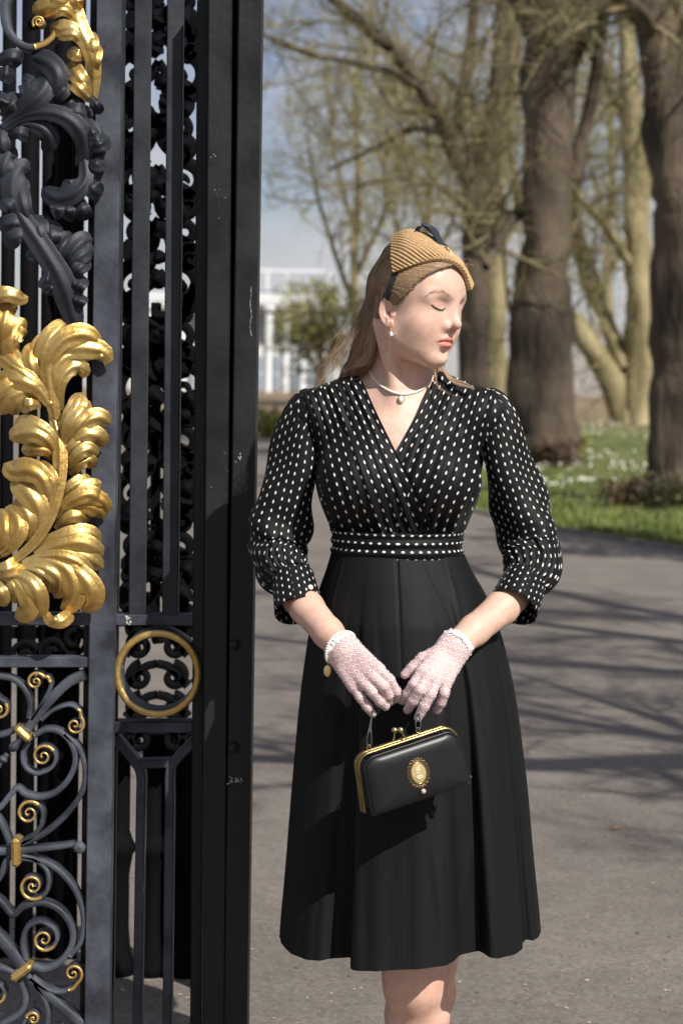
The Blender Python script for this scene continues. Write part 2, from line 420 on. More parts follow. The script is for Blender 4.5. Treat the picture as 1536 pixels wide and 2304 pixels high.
def tree(name, label, Y, limbs, bark_m, seed, per=(9, 8, 7), lens=((1.6, 4.2), (.8, 2.2), (.4, 1.1)), buds=9000, bud_m=BUD, bud_s=.028,
         burrs=(), group='bare spring trees', raw=None, base=True, skip0=False, thin=.012):
    rng = np.random.default_rng(seed)
    wl_ = []
    for j, lb in enumerate(limbs if raw is None else raw):
        if raw is None:
            lb = np.array([tuple(q)+(0,)*(4-len(q)) for q in lb], float); dY = lb[:, 3]
            P = at(lb[:, 0], lb[:, 1], Y+dY); R = lb[:, 2]*(Y+dY)/F_PX/2
        else:
            lb = np.array(lb, float); P, R = lb[:, :3], lb[:, 3]
        if j == 0 and base:
            z0 = float(terrain(P[0, 0], P[0, 1]))
            b0 = P[0].copy(); b0[2] = min(z0, P[0, 2])-.15; P = np.concatenate([[b0], P]); R = np.concatenate([[R[0]*1.35], R])
        wl_.append((P, R))
    rootp = wl_[0][0][0].copy(); rootp[2] = float(terrain(rootp[0], rootp[1]))
    e = empty(name, rootp, label, 'tree', group)
    mb = MB(); crown = MB(); lvl = []
    for j, (P, R) in enumerate(wl_):
        nn = 40 if j == 0 else 18
        Q = spline(np.concatenate([P, R[:, None]], 1), nn); Pn, Rn = Q[:, :3], np.maximum(Q[:, 3], .01)
        Pn = Pn+rng.normal(size=Pn.shape)*Rn[:, None]*.05
        T, Nf, B = frames(Pn); sd = 20 if j == 0 else 10; a = np.linspace(0, 6.2832, sd, endpoint=False)
        L = np.concatenate([[0], np.cumsum(np.linalg.norm(np.diff(Pn, axis=0), axis=1))])
        rr = 1+.07*np.sin(3*a[None]+L[:, None]*1.1+j)+.05*np.sin(5*a[None]-L[:, None]*2.1)+.05*np.sin(2*a[None]+L[:, None]*3.3)+rng.normal(size=(nn, sd))*.025
        if j == 0: rr += .16*np.exp(-L/ .45)[:, None]*np.maximum(0, np.cos(4*a+1))[None]
        V = Pn[:, None]+(Rn[:, None]*rr)[..., None]*(Nf[:, None]*np.cos(a)[None, :, None]+B[:, None]*np.sin(a)[None, :, None])
        mb.add(V, grid_faces(sd, nn, True))
        if j == 0 and skip0: continue
        up = Pn if j else Pn[int(nn*.55):]; ur = Rn if j else Rn[int(nn*.55):]
        q = spline(np.concatenate([up, ur[:, None]], 1), 12)
        lvl.append((q[None, :, :3], q[None, :, 3]))
    for bx, by, br in burrs:
        c = at(bx, by, Y-.3); r0 = br*Y/F_PX
        for _ in range(7):
            ball(mb, c+rng.normal(size=3)*r0*.45, r0*rng.uniform(.35, .8, 3), nu=9, nv=6)
    mb.build('trunk', bark_m, e)
    P = np.concatenate([x[0] for x in lvl]); R = np.concatenate([x[1] for x in lvl])
    tip = []
    for lv in range(3):
        Pn, Rn = sprout(P, np.minimum(R, [.10, .05, .025][lv]), per[lv], lens[lv][0], lens[lv][1], [.62, .6, .6][lv], [.12, .06, .02][lv], [6, 5, 4][lv], rng, tmin=[.12, .2, .2][lv], taper=.5)
        Rn = np.maximum(Rn, thin*[.9, .6, .35][lv])
        tubes_batch(crown, Pn, Rn, [4, 3, 3][lv]); P, R = Pn, Rn
        if lv: tip.append(Pn)
    crown.build('twigs', TWIG, e).__setitem__('kind', 'stuff')
    tp = P.reshape(-1, 3); pick = rng.integers(0, len(tp), buds); c = tp[pick]+rng.normal(size=(buds, 3))*.12
    u = rng.normal(size=(buds, 3)); u /= np.linalg.norm(u, axis=1)[:, None]; v = np.cross(u, rng.normal(size=(buds, 3))); v /= np.linalg.norm(v, axis=1)[:, None]
    s = (bud_s*rng.uniform(.5, 1.4, buds))[:, None]
    V = np.stack([c-u*s, c+v*s*.6, c+u*s, c-v*s*.6], 1); lf = MB(); lf.add(V, np.arange(buds*4).reshape(-1, 4))
    lf.build('young_leaves', bud_m, e, smooth=False).__setitem__('kind', 'stuff')
    return e

tree('plane_tree', 'dark forked trunk just right of her face with a limb reaching left', 50, [
    [(1068, 985, 96), (1068, 900, 78), (1067, 800, 70), (1070, 600, 64), (1074, 450, 70), (1078, 380, 74), (1085, 330, 60)],
    [(1068, 430, 56), (1040, 380, 46), (985, 250, 40), (900, 130, 34), (800, 40, 28), (690, -50, 22)],
    [(1085, 400, 66), (1110, 300, 50), (1125, 150, 42), (1130, 0, 36), (1140, -150, 30)],
    [(1060, 400, 40), (1030, 290, 30, 1), (1050, 150, 26, 2), (1065, 0, 22, 2), (1050, -120, 18, 2)],
    [(955, 205, 20), (880, 160, 16, -1), (790, 140, 13, -2), (690, 120, 11, -2), (580, 72, 8, -2)],
    [(1010, 300, 20), (930, 290, 15, 2), (850, 330, 12, 3), (740, 380, 9, 4)],
    [(1060, 470, 26, 0), (990, 420, 16, -1), (900, 400, 12, -2), (800, 420, 9, -2)],
    ], BARK, 21, per=(11, 7, 6), buds=7000)
tree('lime_tree', 'tall straight brown trunk with a bulging burr, second trunk from the right edge', 40, [
    [(1212, 1075, 215), (1220, 1030, 172), (1224, 950, 152), (1216, 800, 142), (1212, 745, 158), (1217, 690, 130), (1222, 600, 114), (1230, 400, 108), (1236, 200, 116), (1240, 0, 120), (1246, -200, 112), (1250, -330, 90)],
    [(1190, 470, 40), (1150, 495, 30), (1118, 545, 26, -.5), (1092, 600, 20, -1)],
    [(1285, 400, 38), (1325, 250, 30), (1350, 100, 26), (1362, -60, 22)],
    [(1210, 60, 80), (1175, -20, 60), (1150, -140, 50)],
    [(1285, 150, 30), (1330, 60, 22, -1), (1400, -30, 18, -2)],
    ], BARK, 22, per=(9, 8, 7), buds=5000, bud_s=.017)
tree('lime_tree', 'thick dark trunk cut by the right edge of the picture, ivy at its foot', 27, [
    [(1518, 1165, 185), (1516, 1110, 132), (1520, 1000, 120), (1527, 800, 122), (1532, 600, 124), (1530, 400, 132), (1512, 250, 136), (1488, 100, 104), (1450, -10, 84), (1420, -120, 60)],
    [(1545, 330, 100), (1580, 150, 80), (1600, -60, 60)],
    [(1470, 80, 36), (1440, 20, 26, -1), (1370, -20, 18, -2)],
    ], BARK, 23, per=(7, 7, 7), buds=2500, bud_s=.013, lens=((1, 2.6), (.6, 1.5), (.3, .8)))
tree('plane_tree', 'pale sunlit yellow trunk with leaning side trunks, left of the right edge trunk', 62, [
    [(1440, 965, 78), (1440, 800, 64), (1436, 600, 60), (1430, 400, 54), (1420, 250, 46), (1410, 100, 38), (1398, -60, 30)],
    [(1408, 958, 62), (1380, 870, 56), (1330, 780, 52), (1288, 722, 48), (1240, 690, 40), (1190, 640, 28)],
    [(1408, 830, 40), (1350, 690, 34, 1), (1310, 600, 28, 2), (1290, 480, 24, 2), (1282, 330, 16, 2)],
    [(1432, 620, 26), (1370, 520, 20, -1), (1310, 450, 16, -2), (1260, 380, 12, -3)],
    [(1440, 470, 30), (1480, 300, 24), (1500, 120, 20), (1510, -50, 16)],
    [(1425, 300, 24), (1370, 200, 18, 2), (1330, 80, 14, 3), (1300, -40, 12, 3)],
    ], BARK2, 24, per=(11, 8, 7), buds=12000)
tree('plane_tree', 'pale slim trunk half hidden behind the dark forked trunk beside her', 52, [
    [(1114, 960, 66), (1113, 800, 58), (1112, 600, 52), (1112, 450, 46), (1140, 250, 36), (1150, 100, 28), (1160, -50, 20)],
    [(1122, 560, 26), (1170, 470, 18, 1), (1185, 330, 14, 2), (1180, 200, 12, 2)],
    [(1120, 470, 26), (1060, 360, 20, 3), (980, 260, 16, 4), (900, 250, 12, 5)],
    ], BARK2, 25, per=(9, 7, 6), buds=5000)
for sd, (x0, Yt, lbl) in enumerate([(800, 78, 'slender distant tree seen just left of her hat, a haze of twigs'), (960, 70, 'distant twiggy tree rising straight above her hat'),
                                    (1370, 84, 'farthest twiggy tree between the brown trunk and the pale leaning trunks')]):
    tree('distant_tree', lbl, Yt, [
        [(x0, 960, 26), (x0+4, 800, 22), (x0-4, 600, 19), (x0+6, 420, 15), (x0, 250, 11), (x0+10, 80, 8)],
        [(x0, 700, 14), (x0-50, 560, 11, 1), (x0-90, 420, 8, 2), (x0-110, 300, 6, 2)],
        [(x0, 620, 13), (x0+55, 500, 10, -1), (x0+100, 360, 8, -2), (x0+130, 230, 6, -2)],
        [(x0, 520, 11), (x0-40, 380, 9, -1), (x0-60, 240, 7, -2), (x0-70, 120, 5, -2)],
        ], BARK2, 31+sd, per=(10, 8, 6), buds=6000, bud_m=BUDG if sd == 0 else BUD, bud_s=.05)
# leafy green tree by the building
tree('leafy_tree', 'low olive green tree in front of the white building', 72, [
    [(722, 950, 22), (724, 860, 18), (720, 780, 14), (726, 700, 9)],
    [(722, 850, 11), (690, 790, 8, 1), (668, 720, 6, 1)], [(724, 830, 11), (765, 750, 8, -1), (790, 670, 6, -1)], [(722, 790, 9), (708, 720, 7, -1), (690, 660, 5, -2)],
    ], BARK2, 41, per=(11, 7, 6), lens=((.8, 1.8), (.5, 1.0), (.3, .6)), buds=2400, bud_m=BUDG, bud_s=.075)
# a tree to the right of the camera, out of frame; its limbs throw the branch shadows across the path
tree('path_tree', 'bare spreading tree beside the path', 0, None, BARK, 51, per=(13, 8, 7), lens=((.5, 1.5), (.35, .9), (.2, .5)), buds=900, group='bare spring trees',
     raw=[[(9.2, 4.2, .2, .34), (9.1, 4.2, 2.0, .28), (8.8, 4.1, 4.2, .25), (8.6, 4.3, 6.0, .2), (8.7, 4.8, 8.5, .1)],
          [(8.8, 4.1, 4.4, .16), (7.0, 3.7, 4.9, .13), (5.4, 3.5, 5.2, .11), (4.2, 3.45, 5.0, .09), (3.0, 3.55, 4.95, .07), (2.3, 3.75, 4.9, .04)],
          [(8.9, 4.1, 3.3, .09), (6.5, 3.2, 3.3, .075), (4.8, 3.6, 3.25, .06), (4.0, 5.1, 3.2, .05), (3.70, 5.98, 3.2, .042), (3.16, 7.54, 3.2, .012)],
          [(5.4, 3.5, 5.2, .07), (4.6, 4.4, 5.3, .055), (4.05, 5.2, 5.1, .045), (3.4, 5.9, 5.0, .03)],
          [(8.8, 4.2, 5.4, .10), (7.8, 2.4, 6.4, .08), (7.0, 1.1, 6.9, .06), (6.5, .2, 7.1, .03)],
          [(8.6, 4.3, 6.0, .15), (7.2, 5.4, 7.0, .11), (6.0, 6.6, 7.6, .08), (4.8, 7.6, 7.8, .05)],
          [(8.7, 4.5, 7.0, .12), (7.8, 6.4, 8.4, .09), (7.4, 8.6, 9.0, .06), (7.3, 10.5, 9.2, .04)],
          [(8.6, 4.3, 6.4, .12), (6.6, 4.2, 7.4, .09), (5.4, 4.6, 7.8, .06), (4.6, 5.2, 8.0, .04)]], skip0=True, thin=.011)

# a second tree out of frame on the right shades the near edge of the grass
tree('path_tree', 'leafy tree beside the grass bank', 0, None, BARK, 52, per=(10, 8, 7), lens=((.5, 1.1), (.35, .7), (.2, .4)), buds=5200, bud_m=BUDG, bud_s=.06,
     raw=[[(6.6, 15.4, .2, .26), (6.6, 15.4, 1.6, .2), (6.5, 15.5, 3.4, .16), (6.5, 15.5, 5.6, .08)],
          [(6.5, 15.4, 3.0, .09), (5.8, 15.0, 3.8, .06), (5.2, 14.8, 4.4, .03)], [(6.5, 15.4, 3.2, .09), (7.2, 15.9, 4.2, .06), (7.8, 16.2, 4.8, .03)],
          [(6.5, 15.5, 3.6, .08), (6.1, 16.3, 4.4, .05), (5.8, 16.9, 5.0, .03)], [(6.5, 15.5, 4.2, .07), (5.9, 15.2, 5.2, .05), (5.6, 15.0, 5.8, .03)]], skip0=True, thin=.01)
# ---- low plants at the feet of the trees
def shrub(label, px, py, Y, rx, rz, n, m, seed, s=.03):
    rng = np.random.default_rng(seed); c = at(px, py, Y); c[2] = float(terrain(c[0], c[1]))
    e = empty('shrub', c, label, 'shrub', 'low plants at the tree feet')
    st = MB(); P = []
    for k in range(26):
        a = rng.uniform(0, 6.28); q = c+np.array([math.cos(a)*rx*rng.uniform(.2, 1), math.sin(a)*rx*.6*rng.uniform(.2, 1), rz*rng.uniform(.5, 1.0)])
        pts = spline([c+(q-c)*[.3, .3, 0], c+(q-c)*[.75, .75, .6], q], 5); tube(st, pts, np.linspace(.008, .003, 5), 4, False); P.append(pts)
    st.build('stems', TWIG, e)
    P = np.concatenate(P); cc = P[rng.integers(0, len(P), n)]+rng.normal(size=(n, 3))*.07; cc[:, 2] = np.maximum(cc[:, 2], c[2]+.01)
    u = rng.normal(size=(n, 3)); u /= np.linalg.norm(u, axis=1)[:, None]; v = np.cross(u, rng.normal(size=(n, 3))); v /= np.linalg.norm(v, axis=1)[:, None]
    ss = (s*rng.uniform(.6, 1.5, n))[:, None]; lf = MB(); lf.add(np.stack([cc-u*ss, cc+v*ss*.6, cc+u*ss, cc-v*ss*.6], 1), np.arange(4*n).reshape(-1, 4))
    lf.build('foliage', m, e, smooth=False)
LITR = mat('reddish_leaves', (.06, .03, .018), .7, col2=(.12, .075, .03), nscale=3)
shrub('reddish brown low shrub at the foot of the right edge trunk', 1420, 1150, 26, .42, .34, 1500, LITR, 61)
shrub('dark ivy clump against the right edge trunk', 1505, 1175, 25.5, .40, .36, 1500, LIT, 62)
shrub('brownish low shrub at the foot of the straight burred trunk', 1262, 1050, 39, .5, .5, 1500, LITR, 63, .04)
shrub('yellow green low shrub behind the straight burred trunk', 1275, 990, 44, .7, .5, 1400, BUDG, 64, .05)
shrub('green shrub at the far end of the path left of her sleeve', 622, 985, 60, 1.0, .75, 1800, BUDG, 65, .07)
shrub('dark green shrub beyond the path beside the gate', 660, 965, 64, 1.2, .6, 1500, LIT, 66, .07)

# ---- white building far left
def building():
    Yb = 92.0; c = at(560, 930, Yb); z0 = -.3
    e = empty('building', (c[0], Yb, z0), 'distant white building with tall columns behind the gate post', 'building')
    WHT = mat('white_render', (.72, .73, .74), .7, col2=(.62, .64, .66), nscale=.4); GL = mat('window_glass', (.18, .24, .30), .12, spec=.8); DK = mat('slate_roof', (.16, .18, .20), .6)
    def X(px): return at(px, 900, Yb)[0]
    def Z(py): return at(660, py, Yb)[2]
    xl, xr = X(300), X(752)
    b = MB(); box(b, (xl, Yb, z0), (xr, Yb+8, Z(690)), .05); b.build('wall', WHT, e, False)
    b = MB(); box(b, (xl-.3, Yb-1.3, Z(690)), (xr+.3, Yb+8.3, Z(664)), .06); b.build('cornice', WHT, e, False)
    b = MB(); box(b, (xl, Yb-.3, Z(664)), (xr-.8, Yb+8, Z(655)), .04); b.build('roof', DK, e, False)
    for k, px in enumerate(range(300, 760, 38)):
        x = X(px); b = MB(); tube(b, [(x, Yb-1, z0), (x, Yb-1, Z(690)-.1)], [.2, .17], 14, False)
        box(b, (x-.27, Yb-1.27, Z(690)-.25), (x+.27, Yb-.73, Z(690)-.01)); b.build('column', WHT, e, True)
        for (ya, yb_) in ((712, 775), (800, 880)):
            xa, xb = X(px+10), X(px+29)
            b = MB(); box(b, (xa, Yb-.06, Z(yb_)), (xb, Yb+.04, Z(ya))); w_ = b.build('window', WHT, e, False)
            for q in range(2):
                for r_ in range(2):
                    dx, dz = (xb-xa)/2, (Z(ya)-Z(yb_))/2
                    b = MB(); box(b, (xa+q*dx+.035, Yb-.075, Z(yb_)+r_*dz+.035), (xa+(q+1)*dx-.035, Yb-.02, Z(yb_)+(r_+1)*dz-.035)); b.build('pane', GL, w_, False)
    # roof posts of a light frame against the sky
    for px in (598, 640, 735):
        b = MB(); x = X(px); box(b, (x-.06, Yb, Z(664)), (x+.06, Yb+.12, Z(606))); b.build('roof_post', WHT, e, False)
    b = MB(); box(b, (X(560), Yb-.02, Z(612)), (X(745), Yb+.1, Z(606))); b.build('roof_rail', WHT, e, False)
building()

# ---- fallen leaves on the path
LEAFM = mat('dry_leaf', (.34, .20, .08), .8, col2=(.45, .33, .18), nscale=30)
spots = [(1385, 1872, 30), (1210, 1818, 9), (1235, 1812, 10), (1275, 1800, 9), (1358, 1585, 10), (1428, 1575, 14), (1405, 1700, 8), (1412, 1970, 9), (1232, 2012, 8), (1500, 2285, 9),
         (1382, 2262, 10), (1100, 2200, 12), (705, 2212, 10), (725, 2214, 9), (615, 2060, 9), (620, 1996, 8), (1450, 1930, 14), (1180, 2100, 8), (1320, 2050, 7), (1470, 2130, 8), (660, 1905, 8), (1290, 1640, 8)]
for k, (px, py, s) in enumerate(spots):
    g = ground(px, py); Lm = s*g[1]/F_PX*.5; rng = np.random.default_rng(300+k); a = rng.uniform(0, 3.14) if k else 0.1
    n = 9; t = np.linspace(-1, 1, n); w = .34*(1-t*t)**.8*(1+.15*np.sin(9*t)); zc = .25*t*t+.05
    d = np.array([math.cos(a), math.sin(a), 0]); sd = np.array([-d[1], d[0], 0])
    V = np.stack([d*t[:, None]*Lm+sd*(q*w)[:, None]*Lm+np.array([0, 0, 1])*((zc+.22*abs(q))*Lm)[:, None] for q in (-1, -.4, 0, .4, 1)], 1)
    b = MB(); b.add(V, grid_faces(5, n)); o = b.build('fallen_leaf', LEAFM); o.location = (g[0], g[1], .008)
    tag(o, 'curled dry brown leaf, the largest lying on the path' if k == 0 else 'tiny dry leaf scrap lying on the grey path', 'leaf', 'fallen leaves on the path')

# ---- grit and scraps of bark on the asphalt
rg = np.random.default_rng(404); K = 1500
gy = 4.4+rg.random(K)**1.6*11; gx = rg.uniform(-.20, .20, K)*gy+rg.normal(size=K)*.1; gs = rg.uniform(.0012, .0038, K)*(1+.08*gy)
c = np.stack([gx, gy, gs*.4+.004], -1); a = rg.uniform(0, 6.28, K)
ux = np.stack([np.cos(a), np.sin(a), 0*a], -1)*(gs*rg.uniform(.7, 2.2, K))[:, None]; uy = np.stack([-np.sin(a), np.cos(a), 0*a], -1)*(gs*.7)[:, None]; uz = np.array([0, 0, 1.])*(gs*.6)[:, None]
V = np.stack([c-ux, c-uy*.9, c+ux, c+uy, c+uz, c-uz], 1); i = (np.arange(K)*6)[:, None, None]
Fq = i+np.array([[0, 1, 4], [1, 2, 4], [2, 3, 4], [3, 0, 4], [1, 0, 5], [2, 1, 5], [3, 2, 5], [0, 3, 5]])[None]
mb = MB(); mb.add(V, Fq.reshape(-1, 3)); tag(mb.build('grit', mat('grit', (.10, .08, .06), .9, col2=(.42, .36, .27), nscale=9, lo=.4, hi=.6), smooth=False), 'fine grit and bark scraps scattered on the path', 'grit', kind='stuff')

# ================================================================== wrought iron gate, post, screen behind
YG = 3.96                                   # plane of the gate leaf
def iron(name, c1, c2, r1, r2, chip=.0):
    m = mat(name, c1, r1, col2=c2, nscale=7, ndetail=8, lo=.38, hi=.62, bump=.10, bscale=60, spec=.36, rough2=r2)
    nt = m.node_tree; N = nt.nodes; L = nt.links; b = N['Principled BSDF']; src = b.inputs['Base Color'].links[0].from_socket
    tc = N.new('ShaderNodeTexCoord'); no = N.new('ShaderNodeTexNoise'); no.inputs['Scale'].default_value = 55; no.inputs['Detail'].default_value = 7; no.inputs['Roughness'].default_value = .75
    mp = N.new('ShaderNodeMapping'); mp.inputs['Scale'].default_value = (1, 1, .45); L.new(tc.outputs['Object'], mp.inputs[0]); L.new(mp.outputs[0], no.inputs['Vector'])
    rp = N.new('ShaderNodeValToRGB'); rp.color_ramp.elements[0].position = .70-chip; rp.color_ramp.elements[1].position = .76-chip
    L.new(no.outputs['Fac'], rp.inputs[0]); mx = N.new('ShaderNodeMixRGB'); L.new(rp.outputs[0], mx.inputs[0]); L.new(src, mx.inputs[1]); mx.inputs[2].default_value = (.16, .13, .10, 1)
    L.new(mx.outputs[0], b.inputs['Base Color']); return m
IRON = iron('black_iron_paint', (.0055, .006, .0064), (.013, .014, .0148), .42, .58)
IRON_W = iron('weathered_sky_sheen_paint', (.020, .023, .031), (.080, .088, .110), .46, .64)  # mottled wear, plus the sky's bluish reflection put into the paint colour
IRON_B = iron('bar_paint', (.012, .014, .018), (.032, .035, .042), .46, .62)
IRON_L = iron('black_leaf_paint', (.010, .012, .017), (.030, .034, .046), .50, .66)
IRON_D = mat('shade_dark_iron', (.004, .004, .005), .75, spec=.06)  # flat near-black: shade over the screen behind is put into the colour
def gold_mat():
    m = mat('gilding', (.50, .31, .085), .48, 1.0, col2=(.70, .50, .19), nscale=11, ndetail=8, lo=.38, hi=.64, bump=.22, bscale=75, rough2=.33)
    nt = m.node_tree; N = nt.nodes; L = nt.links; b = N['Principled BSDF']; src = b.inputs['Base Color'].links[0].from_socket
    b.inputs['Metallic'].default_value = .78
    tc = N.new('ShaderNodeTexCoord'); no = N.new('ShaderNodeTexNoise'); no.inputs['Scale'].default_value = 24; no.inputs['Detail'].default_value = 8; no.inputs['Roughness'].default_value = .72
    L.new(tc.outputs['Object'], no.inputs['Vector']); rp = N.new('ShaderNodeValToRGB'); rp.color_ramp.elements[0].position = .63; rp.color_ramp.elements[1].position = .75
    L.new(no.outputs['Fac'], rp.inputs[0]); mx = N.new('ShaderNodeMixRGB'); L.new(rp.outputs[0], mx.inputs[0]); L.new(src, mx.inputs[1]); mx.inputs[2].default_value = (.30, .20, .09, 1)
    L.new(mx.outputs[0], b.inputs['Base Color']); return m
GOLD = gold_mat()

def vbar(px_top, px_bot, wpx, Y, dep, m, name, parent, y0=-60, y1=2420, bev=.002):
    """upright bar: centre px at the photo's top and bottom edge"""
    t0 = at(px_top, 0, Y); t1 = at(px_bot, 2304, Y)
    f = lambda py: t0+(t1-t0)*((at(px_top, py, Y)[2]-t0[2])/(t1[2]-t0[2]))
    a, b_ = f(y0), f(y1); w = wpx*Y/F_PX/2
    ax = (a-b_)/np.linalg.norm(a-b_); ex = np.array([1., 0, 0])-ax*ax[0]; ex /= np.linalg.norm(ex); ey = np.cross(ax, ex)
    mb = MB(); obox(mb, (a+b_)/2+np.array([0, dep/2, 0]), [ex, ey, ax], [w, dep/2, np.linalg.norm(a-b_)/2], bev)
    return mb.build(name, m, parent, False)
def hbar(xa, xb, ya, yb_, hpx, Y, dep, m, name, parent, bev=.002):
    a, b_ = at(xa, ya, Y), at(xb, yb_, Y); h = hpx*Y/F_PX/2; ax = (b_-a)/np.linalg.norm(b_-a); ez = np.array([0, 0, 1.])-ax*ax[2]; ez /= np.linalg.norm(ez)
    mb = MB(); obox(mb, (a+b_)/2+np.array([0, dep/2, 0]), [ax, np.cross(ez, ax), ez], [np.linalg.norm(b_-a)/2, dep/2, h], bev)
    return mb.build(name, m, parent, False)

gp = at(230, 1150, YG); gate = empty('iron_gate', (gp[0], YG, 0), 'black wrought iron gate leaf with gilded acanthus leaves and scrollwork', 'gate')
# --- frame of the ornamented leaf
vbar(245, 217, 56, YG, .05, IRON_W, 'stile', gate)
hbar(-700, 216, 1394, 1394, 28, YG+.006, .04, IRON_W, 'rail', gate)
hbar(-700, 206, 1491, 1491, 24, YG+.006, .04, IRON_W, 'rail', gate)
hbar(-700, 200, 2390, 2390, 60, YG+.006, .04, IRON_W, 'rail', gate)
vbar(210, 186, 14, YG+.05, .03, IRON, 'inner_bar', gate)

# --- narrow panel right of the stile
YN = YG+.075
for xt, xb in ((320, 298), (394, 374)):
    vbar(xt, xb, 36, YN, .035, IRON_B, 'upright_bar', gate, -60, 1392)
vbar(275, 250, 10, YN+.02, .03, IRON, 'edge_bar', gate)
vbar(456, 440, 26, YN-.012, .04, IRON, 'edge_bar', gate)
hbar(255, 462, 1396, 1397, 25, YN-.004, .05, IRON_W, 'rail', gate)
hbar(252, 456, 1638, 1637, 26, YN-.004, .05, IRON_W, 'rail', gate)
# ring
def ring(cx, cy, ro, ri, Y, dep, name, parent):
    mb = MB(); n = 72; a = np.linspace(0, 2*math.pi, n, endpoint=False)
    def c_(r, d): return at(cx+r*np.cos(a), cy+r*np.sin(a), Y)+np.array([0, d, 0])
    V = np.stack([c_(ro, .003), c_(ro-3, 0), c_(ri+3, 0), c_(ri, .003), c_(ri, dep), c_(ro, dep)], 1)
    f = grid_faces(6, n, True); f = np.concatenate([f, [[(n-1)*6+k, (n-1)*6+(k+1) % 6, (k+1) % 6, k] for k in range(6)]])
    mi = (f[:, 0] % 6); mats = np.where((mi == 0) | (mi == 1) | (mi == 2), 0, 1)
    mb.add(V, f); mb.mi = [mats]; return mb.build(name, [GOLD, IRON_W], parent)
ring(354, 1517, 99, 83, YN-.03, .075, 'ring', gate)
for a in (10, 100, 190, 275):
    mb = MB(); q = at(354+83*math.cos(math.radians(a)), 1517+83*math.sin(math.radians(a)), YN+.0); ball(mb, q, .006); mb.build('stud', IRON_W, gate)
# lancet bars under the ring
for pts in ([(258, 1662), (302, 1716), (316, 1745), (316, 1800), (306, 2420)], [(445, 1660), (392, 1716), (381, 1745), (381, 1800), (374, 2420)]):
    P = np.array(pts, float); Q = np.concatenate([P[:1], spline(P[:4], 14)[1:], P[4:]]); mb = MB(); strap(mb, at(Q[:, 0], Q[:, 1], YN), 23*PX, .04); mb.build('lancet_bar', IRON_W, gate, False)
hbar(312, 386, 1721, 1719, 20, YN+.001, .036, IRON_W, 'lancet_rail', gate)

# --- acanthus work: each leaf is many fluted tongues in one mesh
def tongue(mb, pts, w, rng, Y, h=.55, lift=.0, ridge=.16, curl=.35, tip=.5):
    """pts in photo px; w half width in px; built in the gate plane, bulging to the viewer"""
    n, m = 22, 11; P = spline(np.array(pts, float), n); t = np.linspace(0, 1, n); L = np.linalg.norm(np.diff(P, axis=0), axis=1).sum()
    T = np.gradient(P, axis=0); T /= np.linalg.norm(T, axis=1)[:, None]; N = np.stack([-T[:, 1], T[:, 0]], -1)
    prof = np.minimum(1, .42+.75*t**.7)*np.sqrt(np.clip(1-((t-.70)/.30).clip(0)**2.2, 0, 1))
    prof = np.maximum(prof, .02)*(1+.06*np.abs(np.sin(t*rng.uniform(7, 10)+rng.uniform(0, 6)))-.03)
    wd = 1.5*w*prof; s = np.linspace(-1, 1, m)
    px = P[:, None, 0]+N[:, None, 0]*wd[:, None]*s; py = P[:, None, 1]+N[:, None, 1]*wd[:, None]*s
    k = PX*YG/YW
    bulge = .62*h*wd[:, None]*(1-s[None]**2)*k + ridge*wd[:, None]*k*np.cos(2*math.pi*s[None])*(1-np.abs(s[None])*.4)*.6
    rise = (lift+.012*np.sin(math.pi*np.clip(t*1.05, 0, 1))+ curl*.02*np.sin(math.pi*t)**2)[:, None] - (tip*w*k*np.clip((t-.72)/.28, 0, 1)**2)[:, None]
    Yv = Y-.012-rise-bulge
    top = at(px, py, Yv); bot = at(px, py, np.broadcast_to(np.maximum(Yv+.004, Yv+.004), Yv.shape))
    mb.add(top, grid_faces(m, n)[:, ::-1]); mb.add(bot, grid_faces(m, n))
def leaf(name, label, lobes, m, seed, Y=YG, hh=.55, lift0=.0):
    rng = np.random.default_rng(seed); mb = MB()
    for i, (pts, w) in enumerate(lobes):
        tongue(mb, pts, w, rng, Y, hh, lift0+rng.uniform(0, .012), rng.uniform(.10, .22), rng.uniform(.2, .6), rng.uniform(.3, .8))
    o = mb.build(name, m, gate); 
    if label: o['label'] = label
    return o
def cv(lst, k, ox, oy):
    return [([(x/k+ox, y/k+oy) for x, y in pts], w/k) for pts, w in lst]
